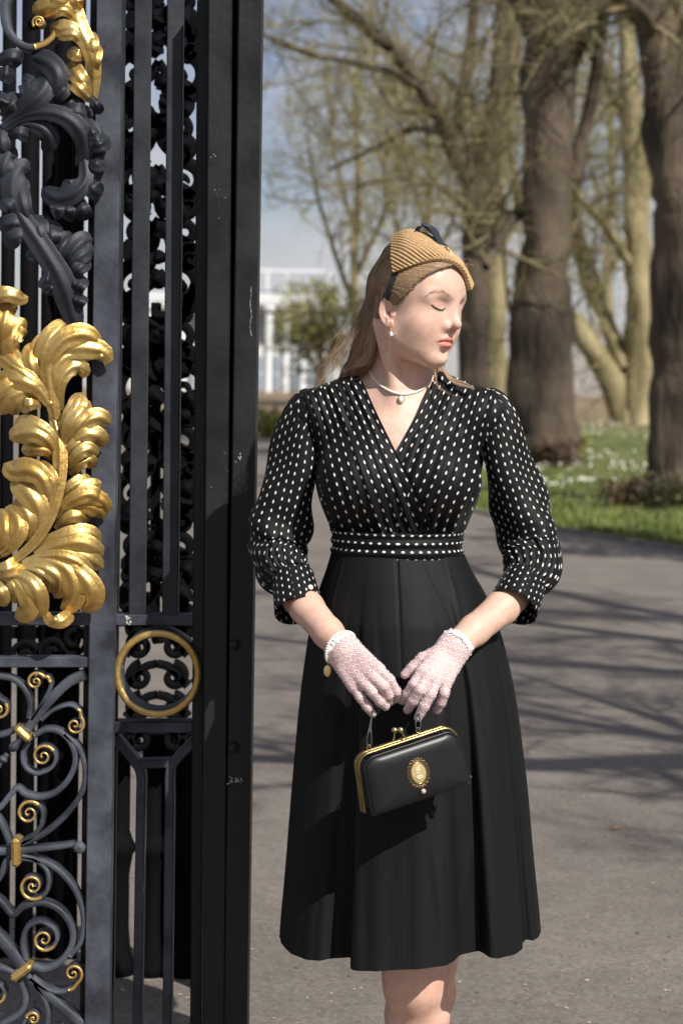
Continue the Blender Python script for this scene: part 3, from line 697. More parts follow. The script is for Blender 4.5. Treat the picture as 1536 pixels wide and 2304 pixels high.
BIG = [
 ([(0, 1880), (110, 1810), (250, 1680), (350, 1500), (400, 1300), (410, 1080), (385, 920), (340, 750)], 34),
 ([(350, 780), (230, 610), (100, 500), (-40, 400)], 40),
 ([(390, 900), (340, 650), (340, 480), (440, 385), (560, 370), (680, 385), (735, 430), (715, 490)], 52),
 ([(380, 780), (370, 560), (410, 460), (500, 415), (590, 430), (630, 450)], 42),
 ([(340, 660), (320, 490), (400, 340), (520, 280), (610, 290), (690, 350)], 52),
 ([(310, 620), (285, 460), (330, 330), (400, 240), (460, 195)], 50), ([(300, 600), (255, 480), (270, 360), (315, 275)], 40), ([(290, 620), (215, 500), (205, 410), (250, 340)], 38),
 ([(405, 800), (400, 630), (450, 530), (520, 495), (570, 525), (565, 580)], 42),
 ([(300, 680), (200, 560), (80, 450), (-20, 340)], 52), ([(150, 470), (70, 380), (80, 290), (130, 220), (185, 235)], 46), ([(110, 420), (95, 330), (140, 270), (165, 300)], 34), ([(20, 400), (15, 300), (30, 190), (60, 105), (105, 140)], 48),
 ([(-30, 330), (-30, 200), (0, 90), (40, 60)], 50),
 ([(330, 740), (240, 640), (120, 590), (20, 600), (-30, 650)], 50), ([(280, 720), (180, 670), (80, 700), (30, 770), (10, 830)], 46), ([(270, 740), (180, 720), (110, 760), (80, 830)], 38), ([(280, 760), (200, 760), (130, 790)], 32), ([(200, 640), (80, 620), (0, 690), (-20, 790)], 44),
 ([(395, 1080), (340, 960), (240, 895), (165, 875), (100, 905)], 36), ([(390, 1120), (330, 1010), (230, 950), (130, 960), (65, 995)], 50), ([(380, 1140), (320, 1075), (230, 1060), (145, 1070)], 36),
 ([(350, 1500), (330, 1350), (270, 1240), (170, 1200), (90, 1210), (25, 1160)], 56), ([(260, 1660), (270, 1500), (220, 1390), (150, 1310), (110, 1240)], 62), ([(200, 1690), (200, 1550), (155, 1450), (125, 1380)], 44), ([(380, 1420), (345, 1270), (280, 1190), (240, 1170)], 42), ([(330, 1560), (300, 1400), (220, 1300), (150, 1260)], 52),
 ([(0, 1780), (90, 1700), (130, 1600), (100, 1510), (35, 1460)], 48), ([(-20, 1800), (30, 1660), (30, 1550), (0, 1470)], 50), ([(60, 1750), (130, 1670), (145, 1600), (120, 1520)], 34),
 ([(440, 960), (470, 850), (530, 750), (555, 675)], 44), ([(440, 1040), (480, 900), (550, 800), (615, 735)], 44), ([(450, 1060), (500, 950), (590, 870), (680, 845), (755, 890)], 46), ([(450, 1120), (510, 1010), (600, 960), (680, 985), (710, 1050)], 44), ([(460, 1190), (530, 1100), (600, 1065), (675, 1100)], 36), ([(480, 1240), (550, 1160), (610, 1140), (640, 1195)], 34), ([(440, 1160), (490, 1060), (570, 1000), (650, 1010)], 36),
 ([(400, 1450), (460, 1350), (540, 1290), (625, 1260)], 36), ([(400, 1480), (500, 1370), (600, 1320), (695, 1290)], 36), ([(390, 1530), (480, 1420), (600, 1370), (690, 1400), (735, 1370)], 42), ([(380, 1560), (480, 1470), (590, 1450), (680, 1490), (705, 1540)], 40), ([(380, 1610), (470, 1530), (560, 1520), (615, 1555)], 34), ([(390, 1500), (520, 1420), (640, 1390), (720, 1440), (730, 1500)], 38),
 ([(230, 1760), (370, 1680), (520, 1640), (620, 1645), (690, 1690)], 46), ([(240, 1790), (400, 1720), (540, 1700), (640, 1735), (705, 1790)], 46), ([(240, 1800), (400, 1755), (540, 1780), (640, 1830), (705, 1880)], 46), ([(220, 1810), (380, 1790), (500, 1820), (590, 1880), (635, 1925)], 38),
 ([(350, 1850), (520, 1900), (610, 2000), (625, 2080), (560, 2170)], 62), ([(150, 1850), (320, 1830), (450, 1880), (510, 2000), (490, 2110), (410, 2150)], 56), ([(130, 1880), (280, 1870), (390, 1930), (410, 2010), (370, 2080)], 44), ([(100, 1890), (230, 1890), (330, 1950), (335, 2045)], 40),
 ([(60, 1910), (180, 1950), (250, 2040), (265, 2140), (250, 2215)], 50), ([(30, 1920), (120, 1980), (190, 2080), (190, 2170), (100, 2215)], 48), ([(0, 1930), (70, 1970), (110, 2050), (95, 2115)], 36), ([(-60, 1960), (-10, 2010), (15, 2080), (-10, 2130)], 38), ([(-60, 1900), (60, 1880), (150, 1840)], 44),
 ([(310, 2180), (345, 2235), (420, 2235), (495, 2175)], 36)]
leaf('acanthus_leaf', 'large gilded acanthus spray in the middle of the gate', cv(BIG, 3.032, 0, 660), GOLD, 1, YG-.012)
for (x, y) in ((690, 428), (375, 2228), (345, 750)):
    mb = MB(); ball(mb, at(x/3.032, 660+y/3.032, YG-.058), [.0055, .004, .0055]); mb.build('rivet', GOLD, gate)
leaf('acanthus_leaf', 'gilded leaf tip curling in from the left edge', [([(-30, 690), (0, 668), (25, 665), (50, 672), (64, 668)], 11), ([(-30, 660), (0, 655), (30, 662), (45, 672)], 10)], GOLD, 2, YG-.03)
TOPG = [([(650, 705), (660, 500), (625, 330), (545, 170), (520, -30)], 46), ([(560, 100), (430, 30), (300, 55), (225, 80)], 46), ([(540, 130), (440, 65), (350, 95), (335, 135)], 34), ([(600, 300), (500, 200), (400, 195), (348, 185)], 42), ([(590, 320), (520, 240), (440, 235), (390, 225)], 34), ([(610, 390), (540, 385), (480, 345)], 34), ([(640, 650), (570, 560), (510, 490), (455, 485)], 46), ([(640, 700), (580, 640), (515, 570), (480, 520)], 40), ([(650, 430), (650, 320), (632, 215)], 32), ([(660, 520), (678, 380), (672, 300)], 28), ([(560, 60), (540, -10), (560, -60)], 40), ([(500, 60), (400, -10), (300, -40)], 50)]
leaf('acanthus_leaf', 'gilded narrow leaf at the top of the gate', cv(TOPG, 3.114, 0, 0), GOLD, 3, YG-.006)
BLK1 = [([(20, 900), (150, 810), (320, 780), (480, 830), (580, 950), (590, 1080), (530, 1160)], 50), ([(30, 870), (160, 760), (290, 640), (320, 530), (255, 475)], 62), ([(250, 760), (380, 640), (400, 520), (330, 430), (205, 385)], 56), ([(100, 770), (190, 670), (190, 570), (150, 560)], 46), ([(330, 740), (430, 640), (465, 560), (440, 515)], 46), ([(400, 760), (500, 775), (590, 790), (645, 765)], 48), ([(430, 770), (520, 740), (570, 715)], 34),
 ([(60, 940), (180, 870), (300, 900), (350, 980), (310, 1075)], 46), ([(60, 960), (130, 930), (215, 960)], 36), ([(580, 900), (640, 930), (700, 880)], 42), ([(600, 1000), (680, 1010), (770, 965)], 44), ([(610, 1100), (680, 1150), (745, 1120)], 38), ([(590, 1100), (600, 1250), (520, 1350), (400, 1385), (290, 1320)], 52), ([(570, 1270), (490, 1305), (430, 1290)], 36), ([(600, 1240), (650, 1320), (715, 1365)], 48), ([(540, 1380), (580, 1470), (600, 1545)], 42), ([(470, 1400), (475, 1490), (450, 1535)], 40), ([(400, 1410), (400, 1470), (360, 1490)], 40), ([(520, 820), (620, 900), (640, 1010), (620, 1130)], 60),
 ([(-20, 430), (80, 400), (155, 440)], 48), ([(-30, 510), (50, 520), (105, 530)], 46), ([(20, 820), (80, 730), (130, 650)], 44), ([(-20, 760), (10, 680), (30, 640)], 44), ([(40, 870), (10, 960), (30, 1080), (60, 1110)], 46), ([(620, 660), (680, 740), (700, 800)], 26)]
leaf('iron_leaf', 'black acanthus scroll at the top of the gate', cv(BLK1, 3.114, 0, 0), IRON_L, 4, YG-.004)
BLK2 = [([(-40, 1220), (0, 1280), (150, 1520), (300, 1740), (430, 1960), (510, 2200), (545, 2360)], 62), ([(180, 1570), (90, 1400), (85, 1260), (150, 1170), (215, 1190)], 56), ([(250, 1640), (170, 1460), (150, 1330), (195, 1255)], 44), ([(120, 1510), (40, 1420), (-20, 1390)], 44), ([(200, 1610), (100, 1560), (-10, 1600)], 48), ([(230, 1690), (130, 1650), (35, 1725)], 44), ([(330, 1770), (270, 1610), (245, 1500)], 54), ([(370, 1770), (360, 1630), (375, 1540)], 52),
 ([(440, 1910), (420, 1770), (470, 1680), (520, 1645)], 52), ([(460, 1910), (500, 1770), (580, 1690), (650, 1675)], 52), ([(470, 1920), (540, 1810), (620, 1755), (660, 1750)], 46), ([(480, 1960), (550, 1880), (630, 1815)], 40), ([(320, 1810), (250, 1785), (205, 1740)], 38), ([(380, 1970), (320, 1960), (285, 1940)], 46), ([(400, 2060), (350, 2010), (310, 1980)], 42), ([(520, 2070), (560, 1990), (585, 1930)], 38), ([(540, 2160), (578, 2060)], 36), ([(60, 1330), (20, 1200), (60, 1090), (130, 1090)], 50)]
leaf('iron_leaf', 'black acanthus stem leaf above the large gilded spray', cv(BLK2, 3.114, 0, 0), IRON_L, 5, YG-.004)

# --- ring scroll and rolled end, top left
P = np.array([(40, -60), (28, 60), (45, 190), (110, 280), (200, 325), (300, 305), (365, 255), (385, 205)])/3.114
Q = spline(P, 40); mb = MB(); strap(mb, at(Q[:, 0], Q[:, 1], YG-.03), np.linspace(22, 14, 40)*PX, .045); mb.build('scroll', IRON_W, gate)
Q2 = Q[28:]; mb = MB(); strap(mb, at(Q2[:, 0], Q2[:, 1], YG-.032), np.linspace(15, 13, 12)*PX, .004); mb.build('gilded_scroll_end', GOLD, gate)
def spiral_pts(cx, cy, r0, r1, turns, a0, n=48):
    t = np.linspace(0, 1, n); r = r0+(r1-r0)*t**.8; a = a0+turns*2*math.pi*t
    return np.stack([cx+r*np.cos(a), cy+r*np.sin(a)], -1)
S_ = spiral_pts(87, 48, 15, 2.5, 1.9, 2.4); mb = MB(); strap(mb, at(S_[:, 0], S_[:, 1], YG-.05), 5.5*PX, .03); mb.build('rolled_end', GOLD, gate)
mb = MB(); tube(mb, [at(87, 48, YG-.045), at(66, 55, YG+.02)], [15*PX, 15*PX], 18); mb.build('rolled_end_core', IRON_D, gate)

# --- lower scrollwork (zoomed photo coordinates: k 2.493, y offset 1380)
K3, OY = 2.493, 1380
def scr(pts, w=22, w1=None, gold=None, Y=YG+.004, dep=.032, n=None):
    P = np.array(pts, float)/K3+[0, OY]; n = n or max(24, 7*len(P)); Q = spline(P, n)
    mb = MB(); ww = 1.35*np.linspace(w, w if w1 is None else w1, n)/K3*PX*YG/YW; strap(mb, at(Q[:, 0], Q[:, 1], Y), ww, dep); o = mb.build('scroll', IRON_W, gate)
    if gold is not None:
        i = int(n*gold); mb = MB(); strap(mb, at(Q[i:, 0], Q[i:, 1], Y-.003), ww[i:]*.96, .0035); g = mb.build('gilded_edge', GOLD, o)
        g.location = -np.array(o.location)
    return o
def coil(pts, c, r0, turns, a0deg, w=20, w1=9, goldfrom=.5, n=90, Y=YG+.004, dep=.036):
    """a stem that ends in a tightening spiral about c"""
    S = spiral_pts(c[0], c[1], r0, 3, turns, math.radians(a0deg), 60)
    P = np.array(pts, float); Q = np.concatenate([spline(P, 30)[:-1], S]) if len(pts) else S
    return scr(list(map(tuple, Q)), w, w1, goldfrom, Y, dep, n)
scr([(-60, 350), (0, 358), (70, 372), (130, 420), (165, 500), (162, 590)], 24)
coil([(175, 600), (240, 500), (282, 410), (265, 350)], (198, 385), 55, -1.7, -30, 20, 8, .42)
scr([(150, 655), (270, 500), (380, 392), (480, 345)], 38, 44)
coil([(230, 600), (300, 545), (390, 518), (455, 555)], (418, 630), 58, 1.6, -50, 18, 8, .40)
scr([(190, 690), (260, 655), (340, 672), (400, 740), (420, 830), (385, 930), (310, 1010), (220, 1037), (140, 1020), (95, 985), (50, 1030), (0, 1092), (-60, 1120)], 24)
coil([(160, 720), (125, 790), (140, 865), (200, 903), (270, 885)], (240, 805), 80, -1.9, 55, 22, 8, .55)
scr([(360, 680), (440, 760), (478, 880), (460, 1000), (390, 1110), (300, 1200), (210, 1260), (120, 1295)], 22, 26)
coil([(120, 1295), (190, 1250), (235, 1185)], (160, 1125), 84, -2.0, 30, 22, 8, .40)
scr([(-60, 1345), (0, 1342), (150, 1332), (300, 1318), (420, 1302)], 34, 20)
mb = MB(); tube(mb, [at(445/K3, OY+1315/K3, YG+.0), at(445/K3, OY+1315/K3, YG+.03)], [36/K3*PX*1.05]*2, 20); mb.build('bar_end', IRON_W, gate)
mb = MB(); ball(mb, at(447/K3, OY+1317/K3, YG-.002), [.004, .003, .004]); mb.build('rivet', IRON_W, gate)
coil([(120, 1365), (200, 1390), (262, 1450), (272, 1530)], (180, 1535), 86, 1.95, 20, 22, 8, .42)
scr([(110, 1375), (250, 1402), (350, 1470), (430, 1580), (467, 1720), (450, 1850), (390, 1930)], 24, 22)
scr([(-60, 1590), (0, 1622), (70, 1697), (130, 1652), (230, 1630), (330, 1670), (397, 1760), (402, 1860), (340, 1960), (250, 2003), (180, 1985)], 26)
coil([(140, 1950), (125, 1850), (150, 1770), (220, 1737), (290, 1765)], (245, 1835), 80, 1.9, -45, 24, 8, .55)
coil([(150, 2040), (250, 2112), (340, 2132), (420, 2105)], (408, 2025), 58, -1.7, 60, 22, 8, .42)
scr([(170, 2050), (300, 2180), (480, 2330)], 40)
scr([(110, 2070), (140, 2170), (110, 2250), (0, 2320), (-60, 2340)], 24)
scr([(190, 2080), (255, 2190), (265, 2300), (230, 2400)], 22)
coil([(130, 2400), (128, 2320), (150, 2270)], (185, 2280), 40, 1.5, -160, 20, 8, .4)
coil([(-80, 470), (-20, 465)], (-10, 545), 60, 1.8, -80, 18, 8, .3)
coil([(-60, 2070), (-10, 2090)], (-30, 2150), 62, 1.7, -60, 18, 8, .3)
scr([(-60, 690), (0, 688), (60, 668), (120, 640)], 24)
scr([(-60, 1100), (0, 1180), (35, 1250), (60, 1320)], 24); scr([(-60, 1560), (0, 1480), (30, 1400), (70, 1360)], 24)
scr([(-80, 1760), (0, 1835), (60, 1905), (130, 1995)], 46); scr([(-60, 1990), (0, 1995), (80, 2025), (120, 2050)], 24)
# pointed finials at the left edge
for a, b_, r in (((60, 770), (130, 690), 32), ((10, 830), (40, 790), 30), ((-20, 860), (15, 830), 26)):
    mb = MB(); A_, B_ = at(a[0]/K3, OY+a[1]/K3, YG-.005), at(b_[0]/K3, OY+b_[1]/K3, YG-.005); q = np.linspace(0, 1, 8)[:, None]
    tube(mb, A_*(1-q)+B_*q, np.array([.5, .9, 1, .8, .6, .55, .6, .5])*r/K3*PX, 12); mb.build('finial', IRON_W, gate)
# gilded collars
def collar(c, ang, L_, w_):
    cc = at(c[0]/K3, OY+c[1]/K3, YG+.012); a = math.radians(ang); ex = np.array([math.cos(a), 0, -math.sin(a)]); ez = np.array([math.sin(a), 0, math.cos(a)])
    mb = MB(); obox(mb, cc, [ex, [0, 1., 0], ez], [L_/2/K3*PX, .030, w_/2/K3*PX], .006); mb.build('collar', GOLD, gate, False)
collar((137, 668), 42, 125, 46); collar((98, 1330), 88, 176, 52); collar((128, 2000), -38, 150, 50)

# ================================================================== gate post
pp = at(512, 2304, YG); post = empty('gate_post', (pp[0], YG-.02, 0), 'square black painted iron gate post beside her sleeve, chipped and scuffed', 'post')
vbar(495, 480, 54, YG-.02, .09, IRON, 'post_face', post, bev=.003)
vbar(562, 530, 52, YG-.03, .11, IRON, 'post_front', post, bev=.003)
vbar(529, 502, 22, YG+.02, .06, IRON_D, 'groove', post)
for y in (1452, 1683):
    mb = MB(); q = at(545-y*.0117, y, YG-.032); tube(mb, [q+[0, .004, 0], q+[0, -.004, 0]], [.012, .010], 16); mb.build('bolt_head', IRON, post)
CHIP = mat('chipped_paint', (.55, .52, .47), .8)
rng = np.random.default_rng(77)
def scuff(name, pts, Y, parent, label=None):
    mb = MB()
    for (x, y, s) in pts:
        c = at(x, y, Y); n = 7; a = np.linspace(0, 6.28, n, endpoint=False); rr = s*PX*rng.uniform(.5, 1.3, n)
        V = np.concatenate([c+np.stack([rr*np.cos(a), 0*a, rr*np.sin(a)*1.4], -1), [c+[0, -.0004, 0]]]); i = np.arange(n)
        mb.add(V, np.stack([i, (i+1) % n, np.full(n, n)], -1))
    o = mb.build(name, CHIP, parent, False)
    return o
scuff('paint_scratch', [(564+1.5*math.sin(k*.2)+rng.normal()*.6, 645+k*1.6, .35+.6*rng.random()) for k in range(70)], YG-.0312, post)
scuff('paint_chip', [(528+rng.normal()*9, 1757+rng.normal()*4, rng.uniform(.6, 2.0)) for k in range(26)], YG-.0312, post)
scuff('paint_chip', [(538+rng.normal()*5, 1030+rng.normal()*8, rng.uniform(.6, 1.8)) for k in range(7)], YG-.0312, post)
scuff('paint_chip', [(486+rng.normal()*9, 400+rng.normal()*42, rng.uniform(.4, 1.1)) for k in range(12)], YG-.0212, post)
scuff('paint_chip', [(495+rng.normal()*12, 1110+rng.normal()*60, rng.uniform(.3, .8)) for k in range(12)], YG-.0212, post)
scuff('bird_lime', [(287+rng.normal()*3, 1392+rng.normal()*7, rng.uniform(1, 2.8)) for k in range(14)], YN-.0052, gate)

# ================================================================== ornamental screen and railings behind
YS = 4.75
sp_ = at(300, 2304, YS); screen = empty('iron_screen', (sp_[0], YS, 0), 'dark wrought iron scroll screen seen through the bars of the gate', 'screen')
rng = np.random.default_rng(88)
def sscr(Q, w, Y=YS, dep=.03, name='scroll'):
    mb = MB(); strap(mb, at(Q[:, 0], Q[:, 1], Y), w*YS/F_PX, dep); mb.build(name, IRON_D, screen, True)
for k, y in enumerate(range(-90, 1400, 118)):
    dx = 8*math.sin(k*1.7)
    for sgn in (-1, 1):
        cx = 357+dx+sgn*52; s0 = spiral_pts(cx, y+26, 52+8*math.sin(k), 5, 1.25*sgn, math.radians(90 if k % 2 else -90)); sscr(s0, np.linspace(30, 12, len(s0)))
        s1 = spiral_pts(cx+sgn*8, y+84, 30, 5, -1.4*sgn, math.radians(-60)); sscr(s1, np.linspace(24, 10, len(s1)))
        sscr(spline([(357, y-10), (357+sgn*22, y+22), (357+sgn*74, y+60), (357+sgn*30, y+108)], 18), np.linspace(18, 34, 18))
        r_ = np.random.default_rng(900+2*k+(sgn > 0))
        for q in range(4):
            x1, y1 = 357+sgn*r_.uniform(4, 60), y+r_.uniform(0, 110); ang = r_.uniform(0, 6.28); L_ = r_.uniform(24, 44); lf = MB()
            tongue(lf, [(x1, y1), (x1+math.cos(ang)*L_*.5+4, y1+math.sin(ang)*L_*.5), (x1+math.cos(ang+.4)*L_, y1+math.sin(ang+.4)*L_)], r_.uniform(11, 18), r_, YS)
            lf.build('leaf', IRON_D, screen)
for k, y in enumerate(range(1425, 1640, 70)):
    for sgn in (-1, 1):
        s0 = spiral_pts(352+sgn*38, y+30, 30, 4, 1.5*sgn, math.radians(-90)); sscr(s0, np.linspace(20, 9, len(s0)))
        sscr(spline([(352, y), (352+sgn*30, y+10), (352+sgn*70, y+50)], 12), np.linspace(16, 20, 12))
for xt, xb, w in ((470, 455, 30),):
    vbar(xt, xb, w, YS-.01, .05, IRON_D, 'screen_stile', screen)
vbar(352, 344, 20, YS, .04, IRON_D, 'screen_bar', screen, 680, 1420)
P = spline([(270, 1000), (320, 860), (400, 730), (440, 640)], 20); sscr(P, 26)
hbar(250, 470, 1395, 1397, 30, YS, .05, IRON_D, 'screen_rail', screen); hbar(240, 470, 1640, 1642, 30, YS, .05, IRON_D, 'screen_rail', screen)
hbar(200, 470, 2262, 2262, 40, YS, .05, IRON_D, 'screen_rail', screen)
# turned balusters behind the lancet bars and lower scrollwork
rl = at(60, 2304, 5.0); rail = empty('iron_railing', (rl[0], 5.0, 0), 'plain dark railing of round bars seen behind the gilded gate scrolls', 'railing')
for k, px in enumerate((270, 345, 392, 425)):
    x0 = at(px, 1700, YS+.12); zz = np.array([0, .05, .12, .2, .3, .42, .5, .53, .56, .6, .8, 1.0]); r_ = np.array([.04, .04, .03, .026, .026, .026, .034, .044, .034, .026, .026, .026])
    zt = at(px, 1650, YS+.12)[2]; mb = MB(); tube(mb, np.stack([np.full(12, x0[0]), np.full(12, YS+.12), zz*zt], -1), r_, 14); mb.build('baluster', IRON_D, screen)
for k, px in enumerate((14, 62, 104, 136, 168, -40, -90, -140)):
    x = at(px, 1100, 5.0)[0]; mb = MB(); tube(mb, [(x, 5.0, 0), (x, 5.0, 2.6)], [.017+.006*(k % 2)]*2, 10); mb.build('railing_bar', IRON_D, rail)
for y in (1425, 2240):
    hbar(-400, 215, y, y, 26, 5.0, .03, IRON_D, 'railing_rail', rail)
for sgn, c in ((1, (120, 1470)), (-1, (165, 1440)), (1, (60, 1475))):
    s0 = spiral_pts(c[0], c[1], 38, 6, 1.5*sgn, 2.5); mb = MB(); strap(mb, at(s0[:, 0], s0[:, 1], 4.9), 13*4.9/F_PX, .03); mb.build('railing_scroll', IRON_D, rail)

# ================================================================== implicit surfaces
def smin(a, b, k):
    h = np.clip(.5+.5*(b-a)/k, 0, 1); return b*(1-h)+a*h-k*h*(1-h)
def smax(a, b, k): return -smin(-a, -b, k)
def s_ell(P, c, r):
    r = np.asarray(r, np.float32); q = (P-np.asarray(c, np.float32))/r; k0 = np.sqrt(np.einsum('...i,...i', q, q)); q = q/r; k1 = np.sqrt(np.einsum('...i,...i', q, q))+1e-9
    return k0*(k0-1)/k1
def s_cone(P, a, b, ra, rb):
    a = np.asarray(a, np.float32); b = np.asarray(b, np.float32); ba = b-a; P = P-a; t = np.clip((P@ba)/(ba@ba), 0, 1)
    q = P-t[..., None]*ba; return np.sqrt(np.einsum('...i,...i', q, q))-np.float32(ra)-np.float32(rb-ra)*t
def s_chain(P, pts, rad, k=.004):
    d = None
    for i in range(len(pts)-1):
        e = s_cone(P, pts[i], pts[i+1], rad[i], rad[i+1]); d = e if d is None else smin(d, e, k)
    return d
def surface(f, lo, hi, h):
    """naive surface nets on a sparse band"""
    lo = np.asarray(lo, float); n = np.ceil((np.asarray(hi)-lo)/h/8).astype(int)*8; C = 4
    nc = n//C
    ax = [lo[i]+h*C*(np.arange(nc[i])+.5) for i in range(3)]
    G = np.stack(np.meshgrid(*ax, indexing='ij'), -1); dc = f(G.reshape(-1, 3).astype(np.float32)).reshape(nc)
    D = np.repeat(np.repeat(np.repeat(dc, C, 0), C, 1), C, 2).astype(np.float32)
    act = np.abs(dc) < h*C*1.5
    m = np.repeat(np.repeat(np.repeat(act, C, 0), C, 1), C, 2); I = np.argwhere(m)
    vals = np.empty(len(I), np.float32)
    for s in range(0, len(I), 400000): vals[s:s+400000] = f((lo+h*(I[s:s+400000]+.5)).astype(np.float32))
    D[m] = vals
    S = D < 0
    corners = [(i, j, k) for i in (0, 1) for j in (0, 1) for k in (0, 1)]
    sh = tuple(n-1); cnt = np.zeros(sh, np.int8)
    for c in corners: cnt += S[c[0]:c[0]+sh[0], c[1]:c[1]+sh[1], c[2]:c[2]+sh[2]]
    cell = np.argwhere((cnt > 0) & (cnt < 8)); vid = np.full(sh, -1, np.int64); vid[tuple(cell.T)] = np.arange(len(cell))
    acc = np.zeros((len(cell), 3)); num = np.zeros(len(cell))
    for a in range(8):
        for b in range(a+1, 8):
            ca, cb = np.array(corners[a]), np.array(corners[b])
            if np.abs(ca-cb).sum() != 1: continue
            da = D[tuple((cell+ca).T)]; db = D[tuple((cell+cb).T)]; x = (da < 0) != (db < 0)
            t = np.where(x, da/(da-db+1e-20), 0)[:, None]
            acc += np.where(x[:, None], ca+(cb-ca)*t, 0); num += x
    V = lo+h*(cell+.5+acc/num[:, None])
    F = []
    for d in range(3):
        e = [0, 0, 0]; e[d] = 1; u, w = (d+1) % 3, (d+2) % 3
        A = S[:n[0]-e[0], :n[1]-e[1], :n[2]-e[2]]; B = S[e[0]:, e[1]:, e[2]:]; X = np.argwhere(A != B)
        X = X[(X[:, u] > 0) & (X[:, w] > 0) & (X[:, u] < n[u]-1) & (X[:, w] < n[w]-1)]
        eu = np.zeros(3, int); eu[u] = 1; ew = np.zeros(3, int); ew[w] = 1
        q = np.stack([vid[tuple((X-eu-ew).T)], vid[tuple((X-ew).T)], vid[tuple(X.T)], vid[tuple((X-eu).T)]], -1)
        flip = B[tuple(X.T)]; q[flip] = q[flip][:, ::-1]; F.append(q)
    F = np.concatenate(F); F = F[(F >= 0).all(1)]
    for _ in range(2):                                   # settle onto the surface
        V = V.astype(np.float32); E3 = np.eye(3, dtype=np.float32)*np.float32(h*.3)
        g = np.stack([f(V+E3[i])-f(V-E3[i]) for i in range(3)], -1); g /= np.linalg.norm(g, axis=1)[:, None]+1e-9
        #np.eye(3)[i]*h*.3)-f(V-np.eye(3)[i]*h*.3) for i in range(3)], -1); g /= np.linalg.norm(g, axis=1)[:, None]+1e-9
        V = V-g*np.clip(f(V), -h, h)[:, None]*.7
    return V, F

# ================================================================== the woman
pw = W(905, 1250, 0); person = empty('person', (pw[0], YW, 0), 'woman in black dotted wrap dress, straw hat and lace gloves leaning by the gate', 'person')
px_ = PX
